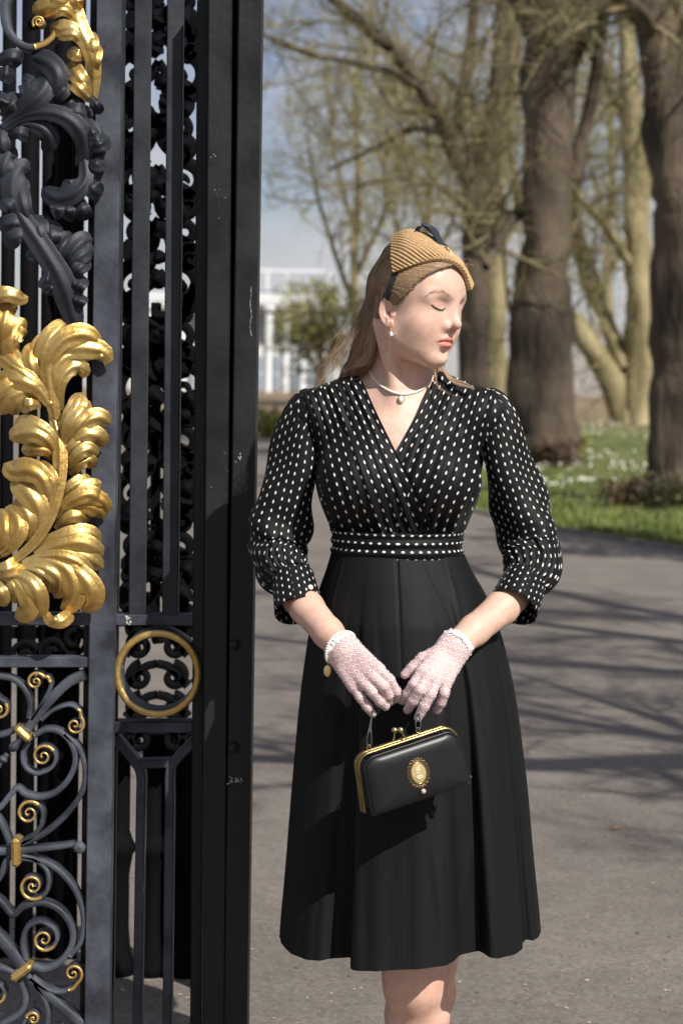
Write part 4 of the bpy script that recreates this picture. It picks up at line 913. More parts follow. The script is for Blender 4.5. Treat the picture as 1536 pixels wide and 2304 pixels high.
# ---------------- head frame: forward F, right R (towards the camera side), up U
yaw, pit, til = math.radians(52), math.radians(11), math.radians(2)
F0 = np.array([math.sin(yaw), -math.cos(yaw), 0]); R0 = np.array([-math.cos(yaw), -math.sin(yaw), 0]); U0 = np.array([0, 0, 1.])
Fh = F0*math.cos(pit)-U0*math.sin(pit); Uh = U0*math.cos(pit)+F0*math.sin(pit)
Rh = R0*math.cos(til)+Uh*math.sin(til); Uh = Uh*math.cos(til)-R0*math.sin(til)
HC = W(919, 698, -.01); HM = np.stack([Fh, Rh, Uh])          # rows
HS = .985
HC32, HM32 = HC.astype(np.float32), (HM.T/HS).astype(np.float32)
def hl(P): return (P-HC32)@HM32
def hw(p): return HC+(np.asarray(p, float)*HS)@HM
def head_sdf(P):
    L = hl(P); q = L.copy(); q[:, 1] = np.abs(q[:, 1])
    d = s_ell(q, (.012, 0, .045), (.078, .073, .079))
    d = smin(d, s_ell(q, (.036, 0, .050), (.061, .066, .062)), .03)
    d = smin(d, s_ell(q, (.032, 0, -.006), (.062, .060, .070)), .03)
    d = smin(d, s_cone(q, (.014, .043, -.046), (.072, .013, -.073), .017, .0145), .045)
    d = smin(d, s_ell(q, (.044, .031, -.040), (.033, .022, .028)), .03)
    d = smin(d, s_ell(q, (.058, .034, -.016), (.030, .029, .028)), .02)       # cheek
    d = smin(d, s_ell(q, (.080, 0, -.073), (.0165, .0165, .0135)), .018)       # chin
    d = smin(d, s_ell(q, (.074, 0, -.036), (.0235, .027, .024)), .016)        # muzzle
    d = smin(d, s_cone(q, (.0825, .012, .0405), (.0690, .047, .038), .0105, .0110), .014)   # brow
    d = smax(d, -s_ell(q, (.1030, .0335, .0240), (.0155, .0170, .0115)), .016) # socket
    d = smin(d, s_ell(q, (.0705, .0320, .0230), (.0156, .0178, .0142)), .007)    # lids over the eye
    # nose
    n = s_cone(q, (.0885, 0, .032), (.1085, 0, -.003), .0078, .0078)
    n = smin(n, s_ell(q, (.1106, 0, -.0062), (.0075, .0073, .0070)), .009)
    n = smin(n, s_ell(q, (.0955, .0118, -.0122), (.0090, .0054, .0063)), .005)
    n = smin(n, s_cone(q, (.086, .005, .016), (.092, .011, -.008), .0080, .0090), .012)
    d = smin(d, n, .0095)
    d = smax(d, -s_ell(q, (.1010, .0066, -.0205), (.0066, .0038, .0058)), .002)  # nostril
    # lips
    ul = s_chain(q, [(.0990, .0035, -.0335), (.0945, .012, -.0350), (.0835, .0245, -.0418)], [.0046, .0044, .0016], .004)
    ll = s_chain(q, [(.0970, 0, -.0455), (.0935, .010, -.0452), (.0835, .0235, -.0428)], [.0064, .0058, .0016], .004)
    d = smin(d, ul, .0035); d = smin(d, ll, .0035)
    d = smax(d, -s_chain(q, [(.1040, 0, -.0394), (.0995, .011, -.0393), (.0885, .0245, -.0422), (.085, .028, -.0428)], [.0017, .0016, .0013, .001], .001), .0018)
    d = smax(d, -s_ell(q, (.1015, 0, -.0595), (.0085, .013, .0062)), .010)       # under the lower lip
    d = smax(d, -s_cone(q, (.104, 0, -.018), (.1045, 0, -.027), .0032, .0036), .004) # philtrum
    # the closed slit; the lid crease is painted shade only
    d = smax(d, -s_chain(q, [(.0850, .0175, .0172), (.0868, .0250, .0128), (.0845, .0350, .0130), (.0765, .0465, .0215)], [.0004, .0006, .0006, .0004], .001), .0026)
    # ear
    e0 = np.array([.008, .0725, -.008], np.float32); t_ = (q-e0)/np.float32(.80); ca, sa = math.cos(.22), math.sin(.22)
    x = t_[:, 0]*ca+t_[:, 2]*sa; z = -t_[:, 0]*sa+t_[:, 2]*ca; y = t_[:, 1]+.32*x
    E = np.stack([x, y, z], -1); w = 1-.28*np.clip(-z/.03, 0, 1)
    sx = x/w
    rr = np.sqrt((sx/.0155)**2+((z-.002)/.0295)**2)
    plate = np.maximum(np.abs(y)-.0030, (rr-1)*.0155)
    helix = np.sqrt(((rr-.93)*.0155)**2+(y-.0035)**2)-.0036
    helix = np.where((x > .006) & (z < .010), np.maximum(helix, .004), helix)
    ear = smin(plate, helix, .003)
    ear = smax(ear, -s_ell(E, (.003, .0045, -.001), (.0075, .0052, .0110)), .003)
    ear = smin(ear, np.sqrt(((np.sqrt((sx/.0155)**2+((z-.002)/.0295)**2)-.55)*.0155)**2+(y-.003)**2)-np.where(x < .002, .0024, -.002), .002)
    ear = smin(ear, s_ell(E, (.0045, .001, -.0265), (.0070, .0040, .0085)), .004)
    ear = smin(ear, s_ell(E, (.0120, .001, -.004), (.0045, .0045, .0060)), .004)
    d = smin(d, ear, .003)
    return d*HS
def torso_sdf(P):
    """the dressed trunk: flattened front to back"""
    c = np.array([0, YW+.03, 0], np.float32); k = np.array([1, 1.36, 1], np.float32)
    Q = (P-c)*k+c
    def q(x, y): return W(x, y, .03)
    d = s_chain(Q, [q(896, 985), q(896, 1085), q(895, 1200), q(893, 1262)], [.122, .138, .103, .106], .03)*.76
    for sx_ in (-1, 1):
        d = smin(d, s_ell(P, W(897+sx_*86, 1082, -.040), (.066, .064, .066)), .045)
        d = smin(d, s_cone(P, W(896+sx_*60, 905, .045), W(896+sx_*196, 934, .03), .046, .044), .05)
    return d
nk_top = hw((-.020, 0, -.020)); nk_bot = W(902, 890, .035)
def upper_sdf(P):
    d = head_sdf(P)
    nk = s_cone(P, nk_top, nk_bot, 59*px_, 64*px_)
    # the muscle from behind the ear to the pit of the neck
    nk = smin(nk, s_cone(P, hw((-.016, .058, -.030)), W(893, 892, -.028), .013, .010), .022)
    ch = smax(s_ell(P, W(896, 1075, .03), (174*px_, .112, 215*px_)), W(896, 1105, .03)[2]-P[:, 2], .01)
    for sx_ in (-1, 1):
        ch = smin(ch, s_cone(P, W(896+sx_*25, 885, .05), W(896+sx_*165, 925, .035), .043, .036), .05)
    nk = smin(nk, ch, .035)
    return smin(d, nk, .016)
V, F = surface(upper_sdf, W(640, 1180, -.2)-[0, .0, 0], W(1150, 520, .2), .0020)

# skin tint per vertex: lips, brows, lashes, flush, freckles, painted shade of lid and lip creases
SK = np.array([.665, .44, .345])
def paint_head(V):
    L = hl(V); f, r, u = L[:, 0], np.abs(L[:, 1]), L[:, 2]; front = f > .05
    c = np.tile(SK, (len(V), 1))
    def mixc(w, col):
        nonlocal c; w = np.clip(w, 0, 1)[:, None]; c = c*(1-w)+np.array(col)*w
    def blob(p, s): return np.exp(-(((f-p[0])/s[0])**2+((r-p[1])/s[1])**2+((u-p[2])/s[2])**2))
    mixc(.42*blob((.070, .047, -.010), (.03, .020, .018)), (.62, .30, .25))          # cheek flush
    mixc(.45*blob((.112, 0, -.010), (.014, .014, .010)), (.64, .32, .26))
    mixc(.5*blob((-.005, .085, .000), (.03, .02, .04)), (.62, .32, .26))           # ear
    mixc(.35*blob((.082, .032, .024), (.015, .020, .010)), (.55, .33, .27))
    mixc(.30*blob((.080, 0, -.078), (.014, .018, .012)), (.62, .36, .29))
    ulo = np.interp(r, [0, .004, .012, .0265], [-.0300, -.0288, -.0315, -.0412]); llo = np.interp(r, [0, .010, .018, .0265], [-.0540, -.0527, -.0490, -.0428])
    lip = np.clip((ulo-u)/.0016, 0, 1)*np.clip((u-llo)/.0018, 0, 1)*(r < .026)*(f > .075)
    mixc(.9*lip, (.60, .20, .165)); mixc(lip*.45*np.exp(-((u+.0465)/.0035)**2), (.74, .33, .27))
    seam = np.exp(-((u-np.interp(r, [0, .011, .027], [-.0394, -.0393, -.0426]))/.0011)**2)*(r < .028)*(f > .07); mixc(.7*seam, (.22, .06, .05))  # shade in the groove between the lips darkened into the colour
    bu = np.interp(r, [.014, .022, .036, .046, .056], [.0385, .0425, .0462, .0450, .0395]); bw = np.interp(r, [.012, .018, .034, .050, .058], [.0, .0036, .0034, .0024, .0])
    bro = np.exp(-((u-bu)/np.maximum(bw, 1e-4))**2)*(bw > .0003)*(f > .035); mixc(.22*bro, (.34, .19, .11))
    lu = np.interp(r, [.0175, .025, .035, .0465], [.0172, .0128, .0130, .0215]); la = np.exp(-((u-lu)/.0016)**2)*(r > .0165)*(r < .0480)*(f > .06); mixc(.5*la, (.22, .10, .075))
    cu = np.interp(r, [.0165, .024, .036, .046], [.0290, .0325, .0320, .0265]); cr = np.exp(-((u-cu)/.0014)**2)*(r > .0165)*(r < .047)*(f > .06); mixc(.45*cr, (.36, .19, .15))  # upper lid crease: shade of the fold painted as a thin dark line
    for (mx_, my_, s) in ((905, 812, 2.2), (897, 726, 1.2), (908, 708, 1.6), (924, 800, 1.3), (880, 938, 1.6), (884, 928, 1.0), (978, 805, 1.5)):
        g = W(mx_, my_, -.1); p2 = proj(V); d2 = np.hypot(p2[:, 0]-mx_, p2[:, 1]-my_); mixc(.65*np.exp(-(d2/s)**2)*(V[:, 1] < HC[1]), (.25, .12, .08))
    # scalp under the hair
    return c
cols = paint_head(V)
body = MB(); body.add(V, F); body_cols = [cols]

# ---------------- arms and hands
def hand_pts(lst, d): return [W(x, y, dd) for (x, y), dd in zip(lst, d)]
HANDS = {
 'r': dict(elbow=W(612, 1275, .02), wrist=W(770, 1462, -.185), w0=W(690, 1368, -.09), mcp=[W(850, 1505, -.228), W(837, 1521, -.232), W(818, 1537, -.230), W(795, 1545, -.220)],
   fing=[[(850, 1505), (875, 1530), (890, 1556), (894, 1573)], [(837, 1521), (862, 1544), (873, 1564), (875, 1580)], [(820, 1537), (838, 1558), (855, 1579), (867, 1590)], [(797, 1545), (811, 1570), (827, 1592), (838, 1606)]],
   dep=[[-.228, -.236, -.226, -.212], [-.232, -.242, -.230, -.212], [-.230, -.240, -.232, -.222], [-.220, -.228, -.226, -.220]],
   thumb=([(800, 1490), (840, 1530), (870, 1560), (884, 1574)], [-.185, -.190, -.200, -.205])),
 'l': dict(elbow=W(1215, 1275, .02), wrist=W(1024, 1453, -.185), w0=W(1128, 1368, -.09), mcp=[W(950, 1510, -.228), W(962, 1522, -.234), W(982, 1531, -.234), W(1004, 1534, -.224)],
   fing=[[(950, 1510), (931, 1540), (917, 1562), (906, 1577)], [(962, 1522), (944, 1553), (929, 1577), (917, 1597)], [(982, 1531), (969, 1562), (954, 1589), (941, 1614)], [(1004, 1534), (999, 1560), (992, 1581), (983, 1599)]],
   dep=[[-.228, -.238, -.228, -.210], [-.234, -.248, -.240, -.226], [-.234, -.248, -.248, -.242], [-.224, -.234, -.228, -.218]],
   thumb=([(988, 1466), (950, 1483), (928, 1503), (911, 1518)], [-.198, -.204, -.206, -.206]))}
FR = [[11.6, 10.8, 10.0, 8.2], [11.8, 11.0, 10.2, 8.4], [11.4, 10.6, 9.8, 8.2], [10.4, 9.6, 8.8, 7.4]]
def hand_sdf(P, H, grow=0.0):
    d = None
    for i, m in enumerate(H['mcp']):
        e = s_cone(P, H['wrist']+(H['mcp'][3]-H['mcp'][0])*(i-1.5)*.22, m, 16*px_, 12.6*px_); d = e if d is None else smin(d, e, .010)
    fg = None
    for i, (l, dd) in enumerate(zip(H['fing'], H['dep'])):
        e = s_chain(P, hand_pts(l, dd), [r*px_*1.02 for r in FR[i]], .003)
        fg = e if fg is None else smin(fg, e, .0010)
    d = smin(d, fg, .005)
    l, dd = H['thumb']; d = smin(d, s_chain(P, hand_pts(l, dd), [15*px_, 12.5*px_, 11*px_, 9*px_], .004), .003)
    return d-grow
def arm_sdf(P, H):
    ax = H['wrist']-H['w0']
    d = s_chain(P, [H['elbow'], H['w0']+(H['elbow']-H['w0'])*.25, H['w0'], H['w0']+ax*.6, H['wrist']], [34*px_, 36*px_, 37*px_, 33*px_, 30*px_], .010)
    return smin(d, hand_sdf(P, H), .014)
for k_, H in HANDS.items():
    allp = np.array([H['elbow'], H['wrist'], *H['mcp']]+[W(x, y, -.21) for l in H['fing'] for x, y in l])
    lo, hi = allp.min(0)-.05, allp.max(0)+.05
    Va, Fa = surface(lambda P: arm_sdf(P, H), lo, hi, .0022)
    ca_ = np.tile(SK*np.array([1.0, .97, .95]), (len(Va), 1))
    t_ = np.clip(1-np.linalg.norm(Va-H['mcp'][1], axis=1)/.10, 0, 1)[:, None]; ca_ = ca_*(1-.6*t_)+np.array([.58, .29, .25])*.6*t_
    e_ = np.clip(1-np.linalg.norm(Va-H['wrist'], axis=1)/.05, 0, 1)[:, None]; ca_ = ca_*(1-.25*e_)+np.array([.62, .34, .28])*.25*e_
    body.add(Va, Fa); body_cols.append(ca_)
# hidden upper arms and trunk join the pieces into one figure
def trunk_sdf(P):
    d = s_chain(P, [W(896, 1000, .03), W(896, 1230, .02), W(905, 1400, .02), W(915, 1480, .02)], [.085, .072, .09, .10], .05)
    d = smin(d, s_chain(P, [W(715, 930, .03), W(650, 1100, .035), HANDS['r']['elbow']], [.032, .030, .028], .03), .03)
    d = smin(d, s_chain(P, [W(1080, 930, .03), W(1160, 1100, .035), HANDS['l']['elbow']], [.032, .030, .028], .03), .03)
    return d
Vt, Ft = surface(trunk_sdf, W(540, 1560, -.16), W(1290, 860, .2), .008)
body.add(Vt, Ft); body_cols.append(np.tile(SK, (len(Vt), 1)))
# legs: the near one bears the weight, the other just behind it
def leg_sdf(P):
    def leg(hip, knee, ank, toe, s):
        d = s_chain(P, [hip, knee+(hip-knee)*.28, knee+np.array([0, 0, .05]), knee, knee+(ank-knee)*.28+np.array([0, .018, 0]), knee+(ank-knee)*.65, ank], [.080*s, .062*s, .0535*s, .0500*s, .0545*s, .040*s, .031*s], .03)
        return smin(d, s_chain(P, [ank, (ank+toe)/2+np.array([0, 0, .0]), toe], [.032, .030, .022], .02), .03)
    k1 = W(930, 2215, -.065); a1 = np.array([k1[0]+.034, YW+.03, .09]); t1 = np.array([a1[0]+.03, YW-.12, .035])
    k2 = W(968, 2170, .13); a2 = np.array([k2[0]-.005, YW+.22, .09]); t2 = np.array([a2[0]+.05, YW+.08, .035])
    return np.minimum(leg(W(880, 1480, .01), k1, a1, t1, .97), leg(W(950, 1480, .02), k2, a2, t2, .86))
Vl, Fl = surface(leg_sdf, np.array([-.06, YW-.2, -.02]), np.array([.36, YW+.3, .98]), .005)
cl = np.tile(SK*np.array([1.02, .96, .93]), (len(Vl), 1)); shoe = np.clip((.07-Vl[:, 2])/.004, 0, 1)[:, None]; cl = cl*(1-shoe)+np.array([.01, .01, .012])*shoe
body.add(Vl, Fl); body_cols.append(cl)
SKIN = mat('skin', (.90, .86, .84), .44, attr='tint', col2=(1.08, 1.09, 1.10), nscale=42, ndetail=9, lo=.34, hi=.66, sss=.15, bump=.10, bscale=700, spec=.42)
body.build('body', SKIN, person, True, np.concatenate(body_cols))

# ================================================================== the dress
def dots(name, cu=17.0, cv=21.0, w=1.75, h=4.5, base=(.0045, .0045, .005), swap=False, off=(0, 0)):
    m = bpy.data.materials.new(name); m.use_nodes = True; nt = m.node_tree; N = nt.nodes; L = nt.links; b = N['Principled BSDF']
    b.inputs['Roughness'].default_value = .62; b.inputs['Specular IOR Level'].default_value = .2; b.inputs['Sheen Weight'].default_value = .03; b.inputs['Sheen Roughness'].default_value = .4
    uv = N.new('ShaderNodeUVMap'); sp = N.new('ShaderNodeSeparateXYZ'); L.new(uv.outputs[0], sp.inputs[0])
    def mth(op, a, b_=None, c=None):
        n = N.new('ShaderNodeMath'); n.operation = op
        for i, x in enumerate((a, b_, c)):
            if x is None: continue
            if isinstance(x, (int, float)): n.inputs[i].default_value = x
            else: L.new(x, n.inputs[i])
        return n.outputs[0]
    U, V = (sp.outputs['Y'], sp.outputs['X']) if swap else (sp.outputs['X'], sp.outputs['Y'])
    x = mth('ADD', mth('DIVIDE', U, cu), 200.0+off[0]); col = mth('FLOOR', x); fx = mth('SUBTRACT', mth('FRACT', x), .5)
    y = mth('ADD', mth('ADD', mth('DIVIDE', V, cv), 200.0+off[1]), mth('MULTIPLY', mth('MODULO', col, 2.0), .5)); fy = mth('SUBTRACT', mth('FRACT', y), .5)
    ay = mth('DIVIDE', mth('MULTIPLY', fy, cv), h); lim = mth('MULTIPLY', mth('SUBTRACT', 1.0, mth('MULTIPLY', ay, ay)), w)
    d = mth('SUBTRACT', lim, mth('ABSOLUTE', mth('MULTIPLY', fx, cu)))
    mr = N.new('ShaderNodeMapRange'); mr.inputs[1].default_value = -.3; mr.inputs[2].default_value = .3; L.new(d, mr.inputs[0])
    mx = N.new('ShaderNodeMixRGB'); mx.inputs[1].default_value = (*base, 1); mx.inputs[2].default_value = (.74, .73, .69, 1); L.new(mr.outputs[0], mx.inputs[0]); L.new(mx.outputs[0], b.inputs['Base Color'])
    no = N.new('ShaderNodeTexNoise'); no.inputs['Scale'].default_value = .9; no.inputs['Detail'].default_value = 3; L.new(uv.outputs[0], no.inputs['Vector'])
    bp = N.new('ShaderNodeBump'); bp.inputs['Strength'].default_value = .12; bp.inputs['Distance'].default_value = .002; L.new(no.outputs['Fac'], bp.inputs['Height']); L.new(bp.outputs[0], b.inputs['Normal'])
    return m
DOT = dots('dotted_crepe'); DOT_H = dots('dotted_crepe_band', cu=18.0, cv=20.0, w=2.3, h=4.2, swap=True)
def skirt_mat():
    m = mat('skirt_crepe', (.0095, .0098, .0105), .64, spec=.16, sheen=.0)
    nt = m.node_tree; N = nt.nodes; L = nt.links; b = N['Principled BSDF']
    uv = N.new('ShaderNodeUVMap'); mp = N.new('ShaderNodeMapping'); mp.inputs['Scale'].default_value = (1, .03, 1); L.new(uv.outputs[0], mp.inputs[0])
    no = N.new('ShaderNodeTexNoise'); no.inputs['Scale'].default_value = .25; no.inputs['Detail'].default_value = 5; L.new(mp.outputs[0], no.inputs['Vector'])
    wv = N.new('ShaderNodeTexWave'); wv.inputs['Scale'].default_value = .045; wv.inputs['Distortion'].default_value = 2.5; wv.inputs['Detail'].default_value = 2; L.new(mp.outputs[0], wv.inputs['Vector'])
    ad = N.new('ShaderNodeMath'); ad.operation = 'ADD'; L.new(no.outputs['Fac'], ad.inputs[0]); L.new(wv.outputs['Fac'], ad.inputs[1])
    rp = N.new('ShaderNodeValToRGB'); rp.color_ramp.elements[0].color = (.0050, .0051, .0056, 1); rp.color_ramp.elements[1].color = (.0082, .0084, .0090, 1)
    rp.color_ramp.elements[0].position = .3; rp.color_ramp.elements[1].position = .85
    hf = N.new('ShaderNodeMath'); hf.operation = 'MULTIPLY'; hf.inputs[1].default_value = .5; L.new(ad.outputs[0], hf.inputs[0]); L.new(hf.outputs[0], rp.inputs[0]); L.new(rp.outputs[0], b.inputs['Base Color'])
    bp = N.new('ShaderNodeBump'); bp.inputs['Strength'].default_value = .04; bp.inputs['Distance'].default_value = .002; L.new(ad.outputs[0], bp.inputs['Height']); L.new(bp.outputs[0], b.inputs['Normal'])
    return m
SKIRT = skirt_mat()
def trace(f, px, py, d0=-.30, d1=.05):
    """depth offset dy where the view ray of each pixel first meets f (d1 where it misses)"""
    px, py = np.broadcast_arrays(np.asarray(px, float), np.asarray(py, float)); sh = px.shape; x, y = px.ravel(), py.ravel(); d = np.full(x.shape, d0)
    for _ in range(40):
        v = f(W(x, y, d).astype(np.float32)); d = np.minimum(d+np.maximum(v, 0)*.9+np.where(v > 0, 1e-5, 0), d1)
    return d.reshape(sh)

# ---- closed under-layer (sides and back), open at the neck
def bodice_sdf(P):
    d = torso_sdf(P)-.004
    p = proj(P); x, y = p[:, 0], p[:, 1]
    zc = W(896, 1255, 0)[2]
    d = smax(d, (zc-P[:, 2]), .002)
    half = np.interp(y, [800, 862, 930, 1015, 1030], [95, 88, 52, 6, -60]); wedge = (np.abs(x-894)-half)*px_*.8
    front = P[:, 1]-(YW+.045)
    d = smax(d, -np.maximum(wedge, np.where(y < 880, -1, front)), .002)
    return d
Vb, Fb = surface(bodice_sdf, W(600, 1300, -.16)-[0, 0, 0], W(1200, 830, .2), .0045)
pb = proj(Vb); mb = MB(); mb.add(Vb, Fb, pb); dress = mb.build('dress', DOT, person)
dress['label'] = 'black dress with white dotted wrap bodice and plain black skirt'

def panel(inner, outer, side, lift, W_mid, nf, seed):
    nS, nT = 90, 90; I = spline(inner, nT); O = spline(outer, nT); t = np.linspace(0, 1, nT)[:, None]; s = np.linspace(0, 1, nS)[None]
    bow = .06*np.sin(math.pi*t)*np.sin(math.pi*s)
    px = O[:, :1]*(1-s)+I[:, :1]*s; py = O[:, 1:]*(1-s)+I[:, 1:]*s + 10*np.sin(math.pi*s)*(1-t)*-.6
    dy = trace(lambda P: torso_sdf(P)-.004, px, py)
    rng = np.random.default_rng(seed)
    ph = s*nf + .25*np.sin(t*5+s*4) ; fr = ph-np.floor(ph)
    wav = np.where(fr < .35, fr/.35, (1-fr)/.65); wav = wav*wav*(3-2*wav)
    A = .0085*(1-.55*np.sin(math.pi*np.clip(t*1.05, 0, 1))**.8)*(.35+.65*np.sin(math.pi*np.clip(s*1.0, 0, 1))**.5)
    amp = .75+.5*np.sin(np.floor(ph)*2.3+seed)
    fold = A*wav*amp
    edge = np.clip(s/.06, 0, 1)                              # outer edge melts into the under-layer
    dy = dy-(lift+fold)*edge+.002*(1-edge)
    dy = dy-.002*np.exp(-((s-1)/.02)**2)                      # rolled edge
    Vp = W(px, py, dy); uv = np.stack([(s-1)*W_mid*(0*t+1), np.broadcast_to(np.linspace(0, 1, nT)[:, None]*np.linalg.norm(np.diff(O, axis=0), axis=1).sum(), px.shape)], -1)
    b = MB(); b.add(Vp, grid_faces(nS, nT), uv)
    # turned-under edge gives the wrap its thickness
    e0 = Vp[:, -1]; e1 = e0+np.array([0, .006, 0]); b.add(np.stack([e0, e1], 1), grid_faces(2, nT), np.stack([uv[:, -1], uv[:, -1]], 1))
    return b.build('wrap_panel', DOT, dress)
panel([(972, 858), (938, 930), (892, 1012), (850, 1100), (808, 1200)], [(1118, 888), (1098, 960), (1080, 1075), (1056, 1140), (1036, 1200)], 1, .0035, 175, 8, 2)
panel([(816, 858), (848, 930), (890, 1015), (935, 1100), (978, 1200)], [(676, 888), (698, 960), (713, 1075), (730, 1140), (752, 1200)], -1, .0075, 180, 9, 5)

# ---- belt
def ringloft(name, rows, m, parent, n=120, uvs=(1, 1), folds=None):
    """rows: (cx, y, half width px, depth front m, depth back m)"""
    a = np.linspace(0, 2*math.pi, n+1); V = []; UV = []; vl = 0
    for i, (cx, y, hw_, df, db) in enumerate(rows):
        dx = hw_*np.sin(a); dd = -np.cos(a); dd = np.where(dd < 0, dd*df, dd*db)
        if folds is not None: k = folds(a, i)
        else: k = np.zeros_like(a)
        c = W(cx, y, 0)
        P = np.stack([c[0]+dx*px_*(1+0*k)+np.sin(a)*k, YW+dd-np.cos(a)*k, np.full(n+1, c[2])], -1); V.append(P)
        UV.append(np.stack([a*.5*(150+150), np.full(n+1, y)], -1))
    b = MB(); b.add(np.array(V), grid_faces(n+1, len(rows)), np.array(UV)); return b.build(name, m, parent)
rows = [(893, 1193+k*4.8, 149.5-1.2*math.sin(k/12*3.14), .1005+.0015*math.sin(k*1.5), .104) for k in range(13)]
rows = [(893, 1196, 144, .094, .10)]+rows+[(893, 1252, 144, .094, .10)]
ringloft('belt', rows, DOT_H, dress, folds=lambda a, i: .0022*np.sin(i*1.35+.5*np.sin(a*1+1)))

# ---- skirt
TH = np.radians([-180, -150, -120, -95, -80, -62, -50, -42, -37, -31, -28.5, -27, -24, -18, -8, 6, 13, 17, 21, 30, 32, 33.5, 38, 48, 55, 58, 64, 65.5, 72, 80, 95, 120, 150, 180])
GV = np.array([0, .5, -.3, .2, .35, .75, .70, .30, -.45, -.95, -1.0, .75, 1.0, 1.0, .85, .85, .75, .35, -.45, -.85, -.85, .45, .75, .75, .45, -.15, -.6, .25, .45, .4, .2, -.3, .5, 0])
def skirt():
    n, m = 440, 80; a = np.linspace(-math.pi, math.pi, n); yy = np.linspace(1246, 2150, m)
    L = np.interp(yy, [1246, 1300, 1400, 1500, 1600, 1800, 2000, 2150], [752, 724, 699, 684, 672, 655, 640, 626]); R = np.interp(yy, [1246, 1300, 1400, 1500, 1600, 1800, 2000, 2150], [1034, 1076, 1118, 1143, 1162, 1184, 1200, 1214])
    sm = lambda z: np.convolve(np.pad(z, 5, mode='edge'), np.ones(11)/11, 'valid')
    L, R = sm(L), sm(R); hwid = (R-L)/2; cx = (R+L)/2
    dep = np.interp(yy, [1246, 1300, 1400, 1500, 1700, 2150], [.097, .118, .142, .152, .168, .200])
    g = np.interp(a, TH, GV); k = np.hanning(5)[1:4]; k /= k.sum(); g = np.convolve(np.pad(g, 1, mode='edge'), k, 'valid')
    fine = .10*np.sin(a*23+1)+.06*np.sin(a*41)
    amp = np.interp(yy, [1246, 1300, 1500, 1800, 2150], [.0, .0005, .007, .021, .034])
    c = np.array([W(x, y, 0) for x, y in zip(cx, yy)])
    rr = amp[:, None]*(g+.25*fine)[None]
    X0 = (c[:, None, 0]+np.sin(a)[None]*(hwid[:, None]*px_)); seam = np.exp(-((X0-W(892, 1400, -.15)[0]-.00004*(yy[:, None]-1250))/.0022)**2)*(np.cos(a) > 0)[None]*np.clip((1640-yy)/250, 0, 1)[:, None]
    wr = 0
    for q_ in range(26):
        rq = np.random.default_rng(500+q_); a0, y0_, an, ln_, wd = rq.uniform(-1.4, 1.4), rq.uniform(1300, 2100), rq.uniform(-.5, .5), rq.uniform(60, 190), rq.uniform(.02, .05)
        wr = wr+rq.uniform(-.0028, .0028)*np.exp(-((a[None]-a0-an*(yy[:, None]-y0_)/400)/wd)**2-((yy[:, None]-y0_)/ln_)**2)
    rr = rr-.0035*seam+wr
    sway = .004*np.sin(yy/170.0)[:, None]*np.sin(3*a)[None]
    X = c[:, None, 0]+np.sin(a)[None]*(hwid[:, None]*px_)+np.sin(a)[None]*rr*.35
    Yv = YW-np.cos(a)[None]*dep[:, None]-np.cos(a)[None]*rr+sway
    ramp = np.clip((yy-1246)/900, 0, 1)[:, None]
    dz = ramp*(np.where(a < 0, -.010, .018)*np.abs(np.sin(a)))[None]+ramp*(-.006*np.clip(g, 0, 1)+.003*np.sin(4*a+1))[None]
    Z = c[:, None, 2]+dz
    # the hem must hang level: remove the perspective drop of the row pixels
    z_hem = W(905, 2168, -.20)[2]; z0 = c[0, 2]; Z = z0+(Z-z0)*((z_hem-z0)/(c[-1, 2]-z0))
    arc = np.cumsum(np.concatenate([[0], np.hypot(np.diff(X[-1]), np.diff(Yv[-1]))]))/px_
    UV = np.stack([np.broadcast_to(arc, X.shape), np.broadcast_to(yy[:, None], X.shape)], -1)
    V = np.stack([X, Yv, Z], -1); b = MB(); b.add(V, grid_faces(n, m), UV)
    ins = V.copy(); ctr = np.stack([c[:, 0], np.full(m, YW), c[:, 2]], -1)[:, None]; dirv = (ins-ctr)*[1, 1, 0]; dirv /= np.linalg.norm(dirv, axis=2)[..., None]+1e-9
    ins = ins-dirv*.0022
    b.add(ins[-14:], grid_faces(n, 14)[:, ::-1], UV[-14:]); b.add(np.stack([V[-1], ins[-1]]), grid_faces(n, 2), UV[-2:])
    return b.build('skirt', SKIRT, dress)
skirt()
def front_skirt(px, py):
    return np.interp(py, [1250, 1400, 1500, 1700, 2150], [-.10, -.155, -.168, -.19, -.235])

